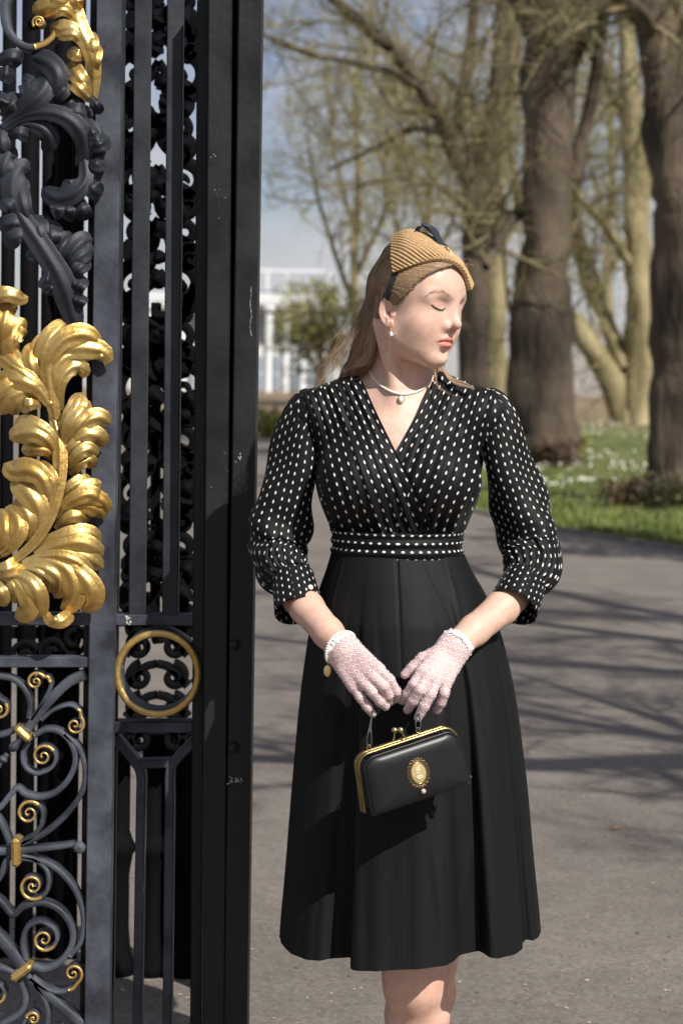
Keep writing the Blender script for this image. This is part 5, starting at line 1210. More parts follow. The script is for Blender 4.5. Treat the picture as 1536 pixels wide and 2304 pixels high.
# ---- sleeves
def sleeve(st, cuff, seed, sgn):
    """st: (px, py, dy, radius px) centre line; cuff: two stations"""
    st = np.array(st, float); nL, nA = 110, 96; Q = spline(np.concatenate([st[:, :3]*[1, 1, 1000], st[:, 3:]], 1), nL); P = W(Q[:, 0], Q[:, 1], Q[:, 2]/1000); R = Q[:, 3]*px_
    T, N0, B0 = frames(P); yv = np.array([0, -1., 0]); N = yv-T*(T@yv)[:, None]; N /= np.linalg.norm(N, axis=1)[:, None]; B = np.cross(T, N)
    a = np.linspace(0, 2*math.pi, nA+1); t = np.linspace(0, 1, nL)[:, None]; A = a[None]; rng = np.random.default_rng(seed)
    top = np.exp(-(t/.14)**2); low = np.exp(-((1-t)/.13)**2); mid = np.sin(math.pi*np.clip(t, 0, 1))
    g1 = np.abs(np.sin(9*A+.6*np.sin(3*A)+seed)); g2 = np.abs(np.sin(10*A+1.2*np.sin(2*A)+t*6+seed))
    dr = .006*top*(g1-.5)+.007*low*(g2-.55)
    dr = dr+.0045*mid*np.sin(3*A+7*t+seed)+.004*mid*np.sin(2*A-13*t+1.3*seed)
    w = A*1.0+t*9*sgn; dr = dr+.0042*np.exp(-((t-.80)/.10)**2)*np.sin(2.0*w*1.7+14*t)+.003*np.exp(-((t-.62)/.12)**2)*np.sin(26*t+2*A+seed)
    rr = R[:, None]+dr
    V = P[:, None]+rr[..., None]*(N[:, None]*np.cos(A)[0][None, :, None]+B[:, None]*np.sin(A)[0][None, :, None])
    L = np.concatenate([[0], np.cumsum(np.linalg.norm(np.diff(P, axis=0), axis=1))])/px_
    UV = np.stack([np.broadcast_to(A*62.0, V.shape[:2]), np.broadcast_to(L[:, None], V.shape[:2])], -1)
    b = MB(); b.add(V, grid_faces(nA+1, nL), UV); s = b.build('sleeve', DOT, dress)
    # cuff band
    c0, c1 = [np.array(q, float) for q in cuff]; n = 12; k = np.linspace(0, 1, n)[:, None]; C = W(*(c0[:3, None]*(1-k.T)+c1[:3, None]*k.T)); r = (c0[3]*(1-k)+c1[3]*k)*px_
    T, _, _ = frames(C); N = yv-T*(T@yv)[:, None]; N /= np.linalg.norm(N, axis=1)[:, None]; B = np.cross(T, N); r = r+.0012*np.sin(3*a)[None]
    ob = np.array([1.0, .90])
    V = C[:, None]+r[..., None]*(N[:, None]*np.cos(a)[None, :, None]*ob[1]+B[:, None]*np.sin(a)[None, :, None])
    Lc = np.linalg.norm(C[-1]-C[0])/px_; UV = np.stack([np.broadcast_to(a*58.0, V.shape[:2]), np.broadcast_to(k*Lc+11, V.shape[:2])], -1)
    b = MB(); b.add(V, grid_faces(nA+1, n), UV)
    Vi = C[:, None]+(r-.003)[..., None]*(N[:, None]*np.cos(a)[None, :, None]*ob[1]+B[:, None]*np.sin(a)[None, :, None])
    b.add(Vi, grid_faces(nA+1, n)[:, ::-1], UV); b.add(np.stack([V[-1], Vi[-1]]), grid_faces(nA+1, 2), UV[-2:]); b.add(np.stack([V[0], Vi[0]]), grid_faces(nA+1, 2)[:, ::-1], UV[-2:])
    b.build('cuff', DOT, dress); return s
sR = sleeve([(716, 898, .03, 34), (692, 925, .028, 47), (674, 980, .028, 54), (660, 1050, .03, 58), (645, 1120, .03, 63), (630, 1185, .028, 67), (622, 1235, .02, 63), (628, 1268, .0, 62), (643, 1290, -.022, 57), (658, 1304, -.042, 40)],
            [(657, 1296, -.036, 47), (671, 1374, -.088, 55)], 1, 1)
sL = sleeve([(1078, 898, .03, 34), (1104, 925, .028, 47), (1124, 980, .028, 52), (1142, 1050, .03, 57), (1164, 1120, .03, 62), (1184, 1185, .028, 68), (1196, 1235, .02, 71), (1196, 1270, .0, 69), (1188, 1294, -.022, 60), (1177, 1312, -.042, 42)],
            [(1180, 1305, -.036, 50), (1153, 1366, -.088, 57)], 4, -1)
mb = MB(); ball(mb, W(698, 1322, -.092), .0052); mb.build('button', mat('pearl_button', (.75, .73, .68), .25), dress)

# ---- gloves: an open net over the hand
def net_mat():
    m = bpy.data.materials.new('net_glove'); m.use_nodes = True; nt = m.node_tree; N = nt.nodes; L = nt.links; b = N['Principled BSDF']
    b.inputs['Base Color'].default_value = (.85, .76, .81, 1); b.inputs['Roughness'].default_value = .7; b.inputs['Sheen Weight'].default_value = .2
    uv = N.new('ShaderNodeUVMap'); sp = N.new('ShaderNodeSeparateXYZ'); L.new(uv.outputs[0], sp.inputs[0])
    def mth(op, a, b_=None):
        n = N.new('ShaderNodeMath'); n.operation = op
        for i, x in enumerate((a, b_)):
            if x is None: continue
            if isinstance(x, (int, float)): n.inputs[i].default_value = x
            else: L.new(x, n.inputs[i])
        return n.outputs[0]
    def tri(x, p): return mth('ABSOLUTE', mth('SUBTRACT', mth('FRACT', mth('ADD', mth('DIVIDE', x, p), 50.0)), .5))
    X, Y = sp.outputs['X'], sp.outputs['Y']
    g = mth('MAXIMUM', mth('GREATER_THAN', tri(X, 4.0), .41), mth('GREATER_THAN', tri(Y, 4.0), .41))
    # raised sprigs
    yy = mth('DIVIDE', Y, 12.0); row = mth('FLOOR', mth('ADD', yy, 50.0)); xo = mth('ADD', X, mth('MULTIPLY', mth('MODULO', row, 2.0), 6.5))
    fx = tri(xo, 13.0); fy = tri(Y, 12.0); dd = mth('ADD', mth('MULTIPLY', mth('SUBTRACT', .5, fx), 1.1), mth('SUBTRACT', .5, fy))
    sprig = mth('LESS_THAN', dd, .26); fac = mth('MAXIMUM', g, sprig)
    tr = N.new('ShaderNodeBsdfTransparent'); mx = N.new('ShaderNodeMixShader'); out = N['Material Output']
    L.new(fac, mx.inputs[0]); L.new(tr.outputs[0], mx.inputs[1]); L.new(b.outputs[0], mx.inputs[2]); L.new(mx.outputs[0], out.inputs[0])
    bp = N.new('ShaderNodeBump'); bp.inputs['Strength'].default_value = .6; bp.inputs['Distance'].default_value = .003; L.new(sprig, bp.inputs['Height']); L.new(bp.outputs[0], b.inputs['Normal'])
    return m
NET = net_mat(); LACE = mat('lace_frill', (.82, .79, .78), .75, sheen=.3)
PEARL = mat('pearl', (.80, .74, .66), .22, spec=.6, coat=.4); BRASS = mat('brass', (.62, .46, .20), .3, .9, col2=(.72, .56, .28), nscale=60)
for key, H in HANDS.items():
    ax = H['wrist']-H['mcp'][1]; ax /= np.linalg.norm(ax); wr = H['wrist']+ax*.002
    allp = np.array([H['wrist'], *H['mcp']]+[W(x, y, -.22) for l in H['fing'] for x, y in l]); lo, hi = allp.min(0)-.035, allp.max(0)+.035
    def gl(P, H=H, wr=wr, ax=ax):
        d = smin(hand_sdf(P, H), s_cone(P, H['wrist']-ax*.005, H['wrist']+ax*.05, 30*px_, 33*px_), .014)-.0012
        return np.maximum(d, (P-wr.astype(np.float32))@ax.astype(np.float32))
    Vg, Fg = surface(gl, lo, hi, .0022); Q = proj(Vg)
    ang = math.radians(20 if key == 'r' else -20); uv = np.stack([Q[:, 0]*math.cos(ang)-Q[:, 1]*math.sin(ang), Q[:, 0]*math.sin(ang)+Q[:, 1]*math.cos(ang)], -1)
    cap = ((Vg[Fg].mean(1)-wr)@ax) > -.0012
    mb = MB(); mb.add(Vg, Fg[~cap], uv); g = mb.build('glove', NET, person)
    # frilled hem round the wrist
    T = ax; n0 = np.cross(T, [0, 0, 1.]); n0 /= np.linalg.norm(n0); b0 = np.cross(T, n0); a = np.linspace(0, 2*math.pi, 161); rng = np.random.default_rng(3)
    mb = MB(); rws = []
    rad = 34.5*px_
    for k, (o_, e_) in enumerate(((-.002, .0002), (.0, .0010), (.0035, .0018), (.0065, .0022))):
        rf = rad+e_+.0010*k*.6*np.sin(a*17+2.5*np.sin(a*5)); off = o_+.0012*np.sin(a*13+k+2*np.sin(3*a))
        rws.append(wr+T*off[:, None]+rf[:, None]*(n0*np.cos(a)[:, None]+b0*np.sin(a)[:, None]))
    mb.add(np.array(rws), grid_faces(161, 4)); mb.add(np.array(rws)+T*.0008, grid_faces(161, 4)[:, ::-1]); mb.build('frill', LACE, g)
    if key == 'r':
        mb = MB()
        for q in np.linspace(0, 2*math.pi, 44, endpoint=False):
            ball(mb, wr+T*(.006+.003*math.sin(q*2))+(rad+.004)*(n0*math.cos(q)+b0*math.sin(q)), .0031, nu=8, nv=6)
        br = mb.build('bracelet', PEARL, person); br['label'] = 'pearl bracelet with gold tag at her wrist'
        mb = MB(); tube(mb, spline([W(741, 1487, -.19), W(738, 1496, -.19)], 4), .0008, 5); ball(mb, W(736.5, 1510, -.19), [.0068, .0012, .0105]); mb.build('tag', BRASS, br)

# ================================================================== face details, hair, hat, jewellery
def hit(px, py, f=None, d0=-.16):
    px = np.asarray(px, float); py = np.asarray(py, float); d = trace(f or upper_sdf, px, py, d0, .10); return W(px, py, d)
LASH = mat('eyelash', (.055, .03, .02), .6); BROW = mat('eyebrow_hair', (.40, .26, .16), .6)
def on_face(pts, n, off=.0003):
    Q = spline(np.array(pts, float), n); return hit(Q[:, 0], Q[:, 1])+np.array([0, -off, 0])
mb = MB(); P = on_face([(969, 684), (976, 690), (985, 695), (992, 697), (998, 695), (1003, 692)], 14)
tube(mb, P, 1.5*np.array([.0003, .0006, .0008, .0009, .0010, .0010, .0010, .0010, .0010, .0009, .0008, .0007, .0006, .0004]), 6)
rng = np.random.default_rng(4)
for k in range(22):
    i = rng.uniform(0, 11); q = P[int(i)]+(P[int(i)+1]-P[int(i)])*(i % 1); d = np.array([-.25+.4*rng.random()+.25, -.6, -.75]); d /= np.linalg.norm(d); tube(mb, [q, q+d*.0025, q+d*.0045+[0, 0, .0008]], [.00022, .00018, .00008], 4)
P2 = np.array([hw(q) for q in spline([(.0850, -.0175, .0172), (.0868, -.0250, .0128), (.0845, -.0350, .0130), (.0765, -.0465, .0215)], 10)]).astype(np.float32)
for _ in range(4):
    E3 = np.eye(3, dtype=np.float32)*np.float32(.001); g = np.stack([upper_sdf(P2+E3[i])-upper_sdf(P2-E3[i]) for i in range(3)], -1); g /= np.linalg.norm(g, axis=1)[:, None]+1e-9; P2 = P2-g*(upper_sdf(P2)-np.float32(.0003))[:, None]
mb.build('eyelashes', LASH, person)
mb = MB(); tube(mb, P2, .0007, 6); mb.build('eyelashes', LASH, person)
mb = MB()
bq = spline([(958, 666), (970, 658), (985, 655), (1000, 658), (1013, 666)], 60); bs = hit(bq[:, 0], bq[:, 1])
tn = np.gradient(bs, axis=0); tn /= np.linalg.norm(tn, axis=1)[:, None]
for k in range(80):
    i = rng.integers(2, 58); t = i/60; w = .0030*min(1, (1-abs(2*t-1.15))*2.2+.15)
    q = bs[i]+Uh*rng.normal()*w*.5+np.array([0, -.0006, 0])
    d = -tn[i]*.8+Uh*(.35 if t > .5 else .05)+rng.normal(size=3)*.12; tube(mb, [q, q+d*.003, q+d*.0055], [.0002, .00018, .00006], 3, False)
mb.build('eyebrow', BROW, person)

# ---- hair
def hair_mat():
    m = mat('hair', (1, 1, 1), .33, attr='tint', spec=.55); return m
HAIR = hair_mat()
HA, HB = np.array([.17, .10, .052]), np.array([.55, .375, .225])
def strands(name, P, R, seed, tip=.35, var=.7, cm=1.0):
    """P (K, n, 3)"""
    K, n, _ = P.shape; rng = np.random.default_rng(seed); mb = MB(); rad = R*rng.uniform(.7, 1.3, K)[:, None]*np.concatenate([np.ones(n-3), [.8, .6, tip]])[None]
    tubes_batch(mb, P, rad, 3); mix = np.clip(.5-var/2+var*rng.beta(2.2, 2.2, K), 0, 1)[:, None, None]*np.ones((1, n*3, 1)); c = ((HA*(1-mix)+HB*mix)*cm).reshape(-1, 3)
    return mb.build(name, HAIR, person, True, c)
def cap_sdf(P):
    q = hl(P); f, r, u = q[:, 0], np.abs(q[:, 1]), q[:, 2]; q = np.stack([f, r, u], -1)
    d = s_ell(q, (.012, 0, .045), (.078, .073, .079)); d = smin(d, s_ell(q, (.036, 0, .050), (.061, .066, .062)), .03)
    return (d-.0055)*HS
HLU = [-.06, -.03, -.005, .012, .03, .05, .068, .084, .10, .14]; HLF = [-.045, -.03, -.004, .026, .040, .050, .060, .075, .090, .12]
def cap_cut(P):
    q = hl(P); line = np.interp(q[:, 2], HLU, HLF); return np.maximum(cap_sdf(P), np.maximum((q[:, 0]-line+.007)*.8, (-.055-q[:, 2]))*HS)
Vc, Fc = surface(cap_cut, HC-.14, HC+.16, .003)
mb = MB(); mb.add(Vc, Fc); mb.build('scalp_hair', HAIR, person, True, np.tile(HA*1.5, (len(Vc), 1)))
def project(P, off):
    sh = P.shape; q = P.reshape(-1, 3).astype(np.float32); off = np.broadcast_to(off, sh[:-1]).reshape(-1)
    for _ in range(5):
        E3 = np.eye(3, dtype=np.float32)*np.float32(.001); g = np.stack([cap_sdf(q+E3[i])-cap_sdf(q-E3[i]) for i in range(3)], -1); g /= np.linalg.norm(g, axis=1)[:, None]+1e-9
        q = q-g*(cap_sdf(q)-off.astype(np.float32))[:, None]
    return q.reshape(sh)
def bez(S, M, E, n):
    t = np.linspace(0, 1, n)[None, :, None]; return S[:, None]*(1-t)**2+2*M[:, None]*t*(1-t)+E[:, None]*t**2
rng = np.random.default_rng(8)
K = 2600; a = rng.random(K)
# swept back from the hairline on the near side
su = np.interp(a, [0, .35, .6, .8, 1], [.098, .082, .060, .036, .010])+rng.normal(size=K)*.001
sf = np.interp(su, HLU, HLF)-.001+rng.normal(size=K)*.0016; sr = np.interp(a, [0, .35, .6, .8, 1], [.004, .034, .056, .066, .071])
S = np.stack([sf, sr, su], -1); E = np.stack([-.012-.03*rng.random(K), .076+0*a, np.interp(a, [0, 1], [.062, .024])+rng.normal(size=K)*.004], -1)
M = (S+E)/2+np.stack([.012+0*a, .02+0*a, np.interp(a, [0, .5, 1], [.024, .012, .006])], -1)
P = bez(S, M, E, 14); P = HC+(P*HS)@HM; P = project(P, .0005+.0028*rng.random((K, 1))+0*P[..., 0])
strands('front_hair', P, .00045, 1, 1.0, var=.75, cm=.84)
# far side of the parting
K = 500; a = rng.random(K); S = np.stack([np.interp(a, [0, 1], [.088, .060]), -np.interp(a, [0, 1], [.004, .052]), np.interp(a, [0, 1], [.098, .066])], -1)
E = np.stack([.0-.02*rng.random(K), -.078+0*a, .03+.03*rng.random(K)], -1); M = (S+E)/2+np.array([.02, -.02, .012])
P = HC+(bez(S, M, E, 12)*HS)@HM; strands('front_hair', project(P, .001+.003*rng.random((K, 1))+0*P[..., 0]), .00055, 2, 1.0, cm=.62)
# the crown and back, under and behind the hat
K = 1300; a = rng.random(K); S = np.stack([.01+.03*rng.random(K), -.05+.11*rng.random(K), .125+0*a], -1); ang = rng.uniform(-.2, 1.05, K)
E = np.stack([-.055-.04*np.cos(ang), .076*np.sin(ang*1.4), -.02+.05*rng.random(K)], -1); M = np.stack([-.06+0*a, E[:, 1]*.8, .14+0*a], -1)
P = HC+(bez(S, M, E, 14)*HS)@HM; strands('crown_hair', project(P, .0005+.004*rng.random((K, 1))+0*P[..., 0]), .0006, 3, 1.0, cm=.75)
# the mass of the long hair
def mass_sdf(P):
    d = s_chain(P, [W(900, 585, .0), W(880, 640, .0), W(852, 720, .015), W(830, 790, .025), W(800, 846, .05), W(775, 890, .075)], [.036, .040, .033, .029, .024, .018], .02)
    return np.minimum(d, s_chain(P, [W(980, 770, .09), W(978, 815, .075), W(985, 850, .06), W(1000, 885, .06)], [.018, .016, .014, .012], .01))
Vm, Fm = surface(mass_sdf, W(720, 930, -.12), W(1070, 530, .16), .004)
mb = MB(); mb.add(Vm, Fm); mb.build('hair_mass', HAIR, person, True, np.tile(HA*1.2, (len(Vm), 1)))
# long hair falling behind the ear to the shoulder
def fall(name, guides, K, seed, jit, R=.0006, n=22, pw_=1.0, cm=1.0):
    G = [spline(np.array([W(x, y, d) for x, y, d in g]), n) for g in guides]; r = np.random.default_rng(seed)
    w = r.dirichlet(np.ones(len(G))*.5, K); P = sum(w[:, i, None, None]*g[None] for i, g in enumerate(G)); t = np.linspace(0, 1, n)
    ph = r.uniform(0, 6.28, (K, 3, 1)); fr = r.uniform(.6, 1.8, (K, 3, 1)); wob = np.sin(fr*t*6.28+ph)*(jit*(.15+t**pw_))[None, None]*r.normal(size=(K, 3, 1))
    P = P+np.moveaxis(wob, 1, 2)
    ln = r.uniform(.82, 1.0, K); idx = (np.linspace(0, 1, n)[None]*ln[:, None])*(n-1); i0 = np.clip(idx.astype(int), 0, n-2); fr_ = (idx-i0)[..., None]
    P = P[np.arange(K)[:, None], i0]*(1-fr_)+P[np.arange(K)[:, None], i0+1]*fr_
    q = P.reshape(-1, 3).astype(np.float32)                 # keep off the shoulders of the dress
    for _ in range(2):
        d = torso_sdf(q); E3 = np.eye(3, dtype=np.float32)*np.float32(.002); g = np.stack([torso_sdf(q+E3[i])-torso_sdf(q-E3[i]) for i in range(3)], -1); g /= np.linalg.norm(g, axis=1)[:, None]+1e-9
        q = q+g*(np.clip(.021-d, 0, .03)*np.clip((YW+.02-q[:, 1])/.02, 0, 1))[:, None]
    P = q.reshape(P.shape).astype(float)
    return strands(name, P, R, seed, .25, cm=cm)
fall('long_hair', [
    [(892, 548, -.05), (862, 600, -.035), (838, 680, -.015), (816, 750, .0), (788, 812, .015), (746, 872, .045), (720, 920, .075)],
    [(886, 585, -.08), (868, 640, -.078), (852, 700, -.062), (846, 755, -.04), (834, 804, -.025), (808, 856, .01), (780, 910, .06)],
    [(905, 540, .02), (878, 590, .045), (850, 680, .06), (828, 760, .065), (800, 830, .07), (768, 890, .085), (745, 930, .095)],
    [(886, 596, -.075), (852, 680, -.055), (840, 745, -.035), (822, 800, -.02), (792, 850, .015), (758, 896, .06)],
    [(886, 570, -.07), (866, 620, -.062), (848, 690, -.04), (838, 760, -.01), (832, 820, .03), (812, 880, .07)],
    ], 4000, 5, .0026, .0008, n=14)
fall('long_hair', [
    [(990, 760, .10), (984, 800, .075), (982, 826, .06), (990, 848, .05), (1000, 864, .05)],
    [(975, 780, .10), (970, 820, .07), (972, 846, .055), (980, 862, .045)],
    ], 420, 6, .0015, .0006, n=14)
fall('long_hair', [[(986, 800, .05), (986, 822, .02), (998, 840, -.01), (1024, 853, -.025), (1050, 864, -.03), (1068, 874, -.03)],
                   [(976, 806, .05), (980, 830, .02), (992, 848, -.01), (1018, 861, -.03), (1044, 869, -.032), (1068, 876, -.03)]], 320, 16, .0008, .00055, n=16)
# loose strands
fall('stray_hair', [[(868, 700, -.085), (866, 740, -.085), (872, 780, -.08), (868, 810, -.075), (858, 850, -.07)], [(872, 720, -.088), (880, 770, -.085), (872, 800, -.08), (866, 830, -.075)]], 5, 9, .004, .00024)
fall('stray_hair', [[(880, 560, -.06), (830, 650, -.02), (780, 740, .0), (730, 800, .0), (690, 850, .0)], [(870, 560, 0), (820, 680, .03), (770, 800, .03), (720, 870, .02)], [(850, 650, -.03), (800, 760, -.02), (745, 830, -.03), (700, 890, -.06)]], 60, 10, .012, .00028)
fall('stray_hair', [[(985, 812, .03), (980, 850, -.03), (986, 872, -.06), (1008, 884, -.075), (1040, 900, -.08)], [(986, 812, .03), (978, 852, -.03), (990, 876, -.06), (1012, 886, -.075)]], 9, 12, .002, .0003)
fall('stray_hair', [[(1035, 600, -.03), (1050, 590, -.03), (1066, 588, -.04)], [(1040, 610, -.03), (1056, 600, -.02), (1068, 604, -.04)], [(1030, 590, -.04), (1046, 575, -.04), (1056, 560, -.04)]], 16, 13, .004, .00022, n=10)

# ---- hat
def straw():
    m = mat('straw_braid', (.40, .255, .125), .72, col2=(.56, .385, .205), nscale=260, ndetail=2, lo=.35, hi=.65, spec=.25, bump=.2, bscale=500); return m
STRAW = straw(); BLACKL = mat('black_patent', (.010, .010, .012), .28, spec=.5); VELVET = mat('black_velvet', (.006, .006, .008), .8, sheen=.3)
def hat():
    n, m = 260, 190; t = np.linspace(0, 1, n)
    r0 = spline([W(884, 613, -.094), W(915, 601, -.104), W(950, 590, -.108), W(985, 584, -.104), W(1020, 590, -.092), W(1043, 612, -.074), W(1057, 652, -.050)], n)
    r1 = spline([W(880, 572, -.088), W(912, 559, -.098), W(948, 556, -.096), W(985, 561, -.088), W(1020, 579, -.072), W(1045, 604, -.055), W(1060, 646, -.034)], n)
    r2 = spline([W(884, 533, -.050), W(913, 522, -.052), W(948, 529, -.046), W(985, 546, -.038), W(1018, 570, -.030), W(1044, 600, -.022), W(1062, 640, -.012)], n)
    r3 = spline([W(892, 536, .0), W(918, 525, .005), W(950, 530, .012), W(985, 547, .016), W(1016, 577, .012), W(1042, 602, .008), W(1061, 640, .004)], n)
    r4 = spline([W(900, 570, .05), W(925, 565, .06), W(955, 568, .062), W(985, 578, .055), W(1012, 596, .045), W(1038, 616, .03), W(1058, 648, .012)], n)
    rails = np.stack([r0, r1, r2, r3, r4], 0); s = np.linspace(0, 1, m); S = np.linspace(0, 1, 5)
    V = np.zeros((m, n, 3))
    for k in range(n): V[:, k] = spline(rails[:, k], m)
    # ribs run slantwise down to the brow
    Nn = np.cross(np.gradient(V, axis=1), np.gradient(V, axis=0)); Nn /= np.linalg.norm(Nn, axis=2)[..., None]+1e-9; Nn *= np.sign(np.sum(Nn*np.array([0, -1., .2]), -1).mean())
    ph = s[:, None]*27.0+t[None]*24.0; fr = ph-np.floor(ph); rib = 1-np.exp(-((np.abs(fr-.5)-.5)/.17)**2)
    inner = V-Nn*.004; V = V+Nn*(.0036*rib)[..., None]
    ia, ja = inner[::10], None; ii = inner[np.r_[0:m:9]][:, np.r_[0:n:7]]
    b = MB(); b.add(V, grid_faces(n, m)[:, ::-1]); b.add(ii, grid_faces(ii.shape[1], ii.shape[0]))
    for e, f_ in ((V[0], inner[0]), (V[-1], inner[-1]), (V[:, 0], inner[:, 0]), (V[:, -1], inner[:, -1])):
        b.add(np.stack([e, f_]), grid_faces(len(e), 2))
    # the dark joint between ribs is the shadowed groove of the braid itself
    h = b.build('hat', STRAW, person); h['label'] = 'ribbed tan straw percher hat with black bow'
    # bow: two loops and a tail of patent leather
    def ribbon(P, w, name='bow_loop'):
        P = np.array([W(*p) for p in P]); Q = spline(P, 30); off = np.array([.35, .9, .15]); off /= np.linalg.norm(off); q = np.linspace(-1, 1, 5)
        Vr = Q[:, None]+off[None, None]*(q*w)[None, :, None]; bb = MB(); bb.add(Vr, grid_faces(5, 30)); bb.add(Vr+np.array([0, -.0003, .0012]), grid_faces(5, 30)[:, ::-1]); bb.build(name, BLACKL, h)
    ribbon([(1004, 563, -.06), (978, 549, -.055), (952, 541, -.05), (938, 531, -.045), (942, 512, -.04), (960, 507, -.038), (977, 519, -.045), (989, 543, -.055), (1003, 562, -.06)], .015)
    ribbon([(1004, 563, -.045), (986, 540, -.03), (968, 515, -.02), (951, 501, -.018), (962, 513, -.012), (984, 533, -.02)], .012, 'bow_tail')
    bb = MB(); tube(bb, [W(998, 558, -.066), W(1010, 568, -.064)], [.004, .004], 10); bb.build('bow_knot', BLACKL, h)
    bb = MB(); ball(bb, W(1012, 566, -.072), [.0036, .003, .0026]); ball(bb, W(1007, 560, -.072), [.003, .003, .003]); bb.build('gold_charm', BRASS, h)
    bb = MB(); ball(bb, W(1014, 573, -.074), [.0026, .0026, .0044]); bb.build('pearl_charm', PEARL, h)
    # velvet band down to the ear
    P = np.array([W(888, 604, -.095), W(880, 622, -.096), W(872, 640, -.094), W(864, 662, -.088), W(862, 674, -.080)]); P = project(spline(P, 16), .0045); T = np.gradient(P, axis=0); T /= np.linalg.norm(T, axis=1)[:, None]
    out = P-HC; out /= np.linalg.norm(out, axis=1)[:, None]; sd = np.cross(T, out); q = np.linspace(-1, 1, 7)
    Vv = P[:, None]+sd[:, None]*(q*8.5*px_)[None, :, None]+out[:, None]*(.0015*(1-q*q))[None, :, None]; bb = MB(); bb.add(Vv, grid_faces(7, 16)); bb.add(Vv-out[:, None]*.002, grid_faces(7, 16)[:, ::-1]); bb.build('velvet_band', VELVET, h)
hat()

# ---- jewellery
mb = MB(); GOLDF = mat('fine_gold', (.80, .58, .25), .22, 1.0)
nl = empty('necklace', (0, 0, 0)); nl.parent = person; nl.location = -np.array(person.location); nl['label'] = 'short string of seed pearls with oval pendant'
nq = spline([(826, 826), (834, 842), (850, 862), (872, 877), (895, 885), (915, 886), (940, 880), (960, 867), (972, 852), (977, 838)], 56); np_ = hit(nq[:, 0], nq[:, 1])
for k in range(56):
    d = np_[min(k+1, 55)]-np_[max(k-1, 0)]; d /= np.linalg.norm(d); n0 = np.array([0, -1., 0]); e = np.cross(d, n0); e /= np.linalg.norm(e)
    b_ = MB(); ball(b_, np_[k]+np.array([0, -.0022, 0]), [.0031*rng.uniform(.85, 1.1), .0024, .0024], np.stack([d, n0, e]), nu=8, nv=6); b_.build('pearl', PEARL, nl)
mb = MB(); c = hit([902], [898])[0]+np.array([0, -.004, 0]); ball(mb, c, [.0062, .003, .0072], nu=16, nv=10); pd = mb.build('pendant', GOLDF, nl)
mb = MB(); ball(mb, c+np.array([0, -.0012, 0]), [.0050, .0030, .0060], nu=16, nv=10); mb.build('pendant_stone', mat('pale_stone', (.78, .80, .74), .2), nl)
mb = MB(); tube(mb, spline([hit([903], [889])[0]+[0, -.002, 0], c+[0, -.001, .007]], 3), .0008, 6); mb.build('bail', GOLDF, nl)
eq = hit([880], [727])[0]; mb = MB(); a = np.linspace(0, 2*math.pi, 20)
tube(mb, eq+np.stack([.0022*np.cos(a), -.002+0*a, -.002+.0055*np.sin(a)], -1), .0006, 6, False)
er = mb.build('earring', GOLDF, person); er['label'] = 'gold hoop earring with pearl drop'
q0 = eq+np.array([0, -.002, -.0075]); mb = MB(); tube(mb, [q0, q0+[0, 0, -.005]], .0006, 6); ball(mb, q0+[0, 0, -.005], .0013); mb.build('earring_link', GOLDF, er)
mb = MB(); z = np.linspace(0, 1, 9); tube(mb, q0+np.array([0, 0, -.006])+np.stack([0*z, 0*z, -.0105*z], -1), .0001+np.array([0, .0011, .0019, .0027, .0034, .0037, .0036, .0027, .0008]), 12); mb.build('pearl_drop', PEARL, er)

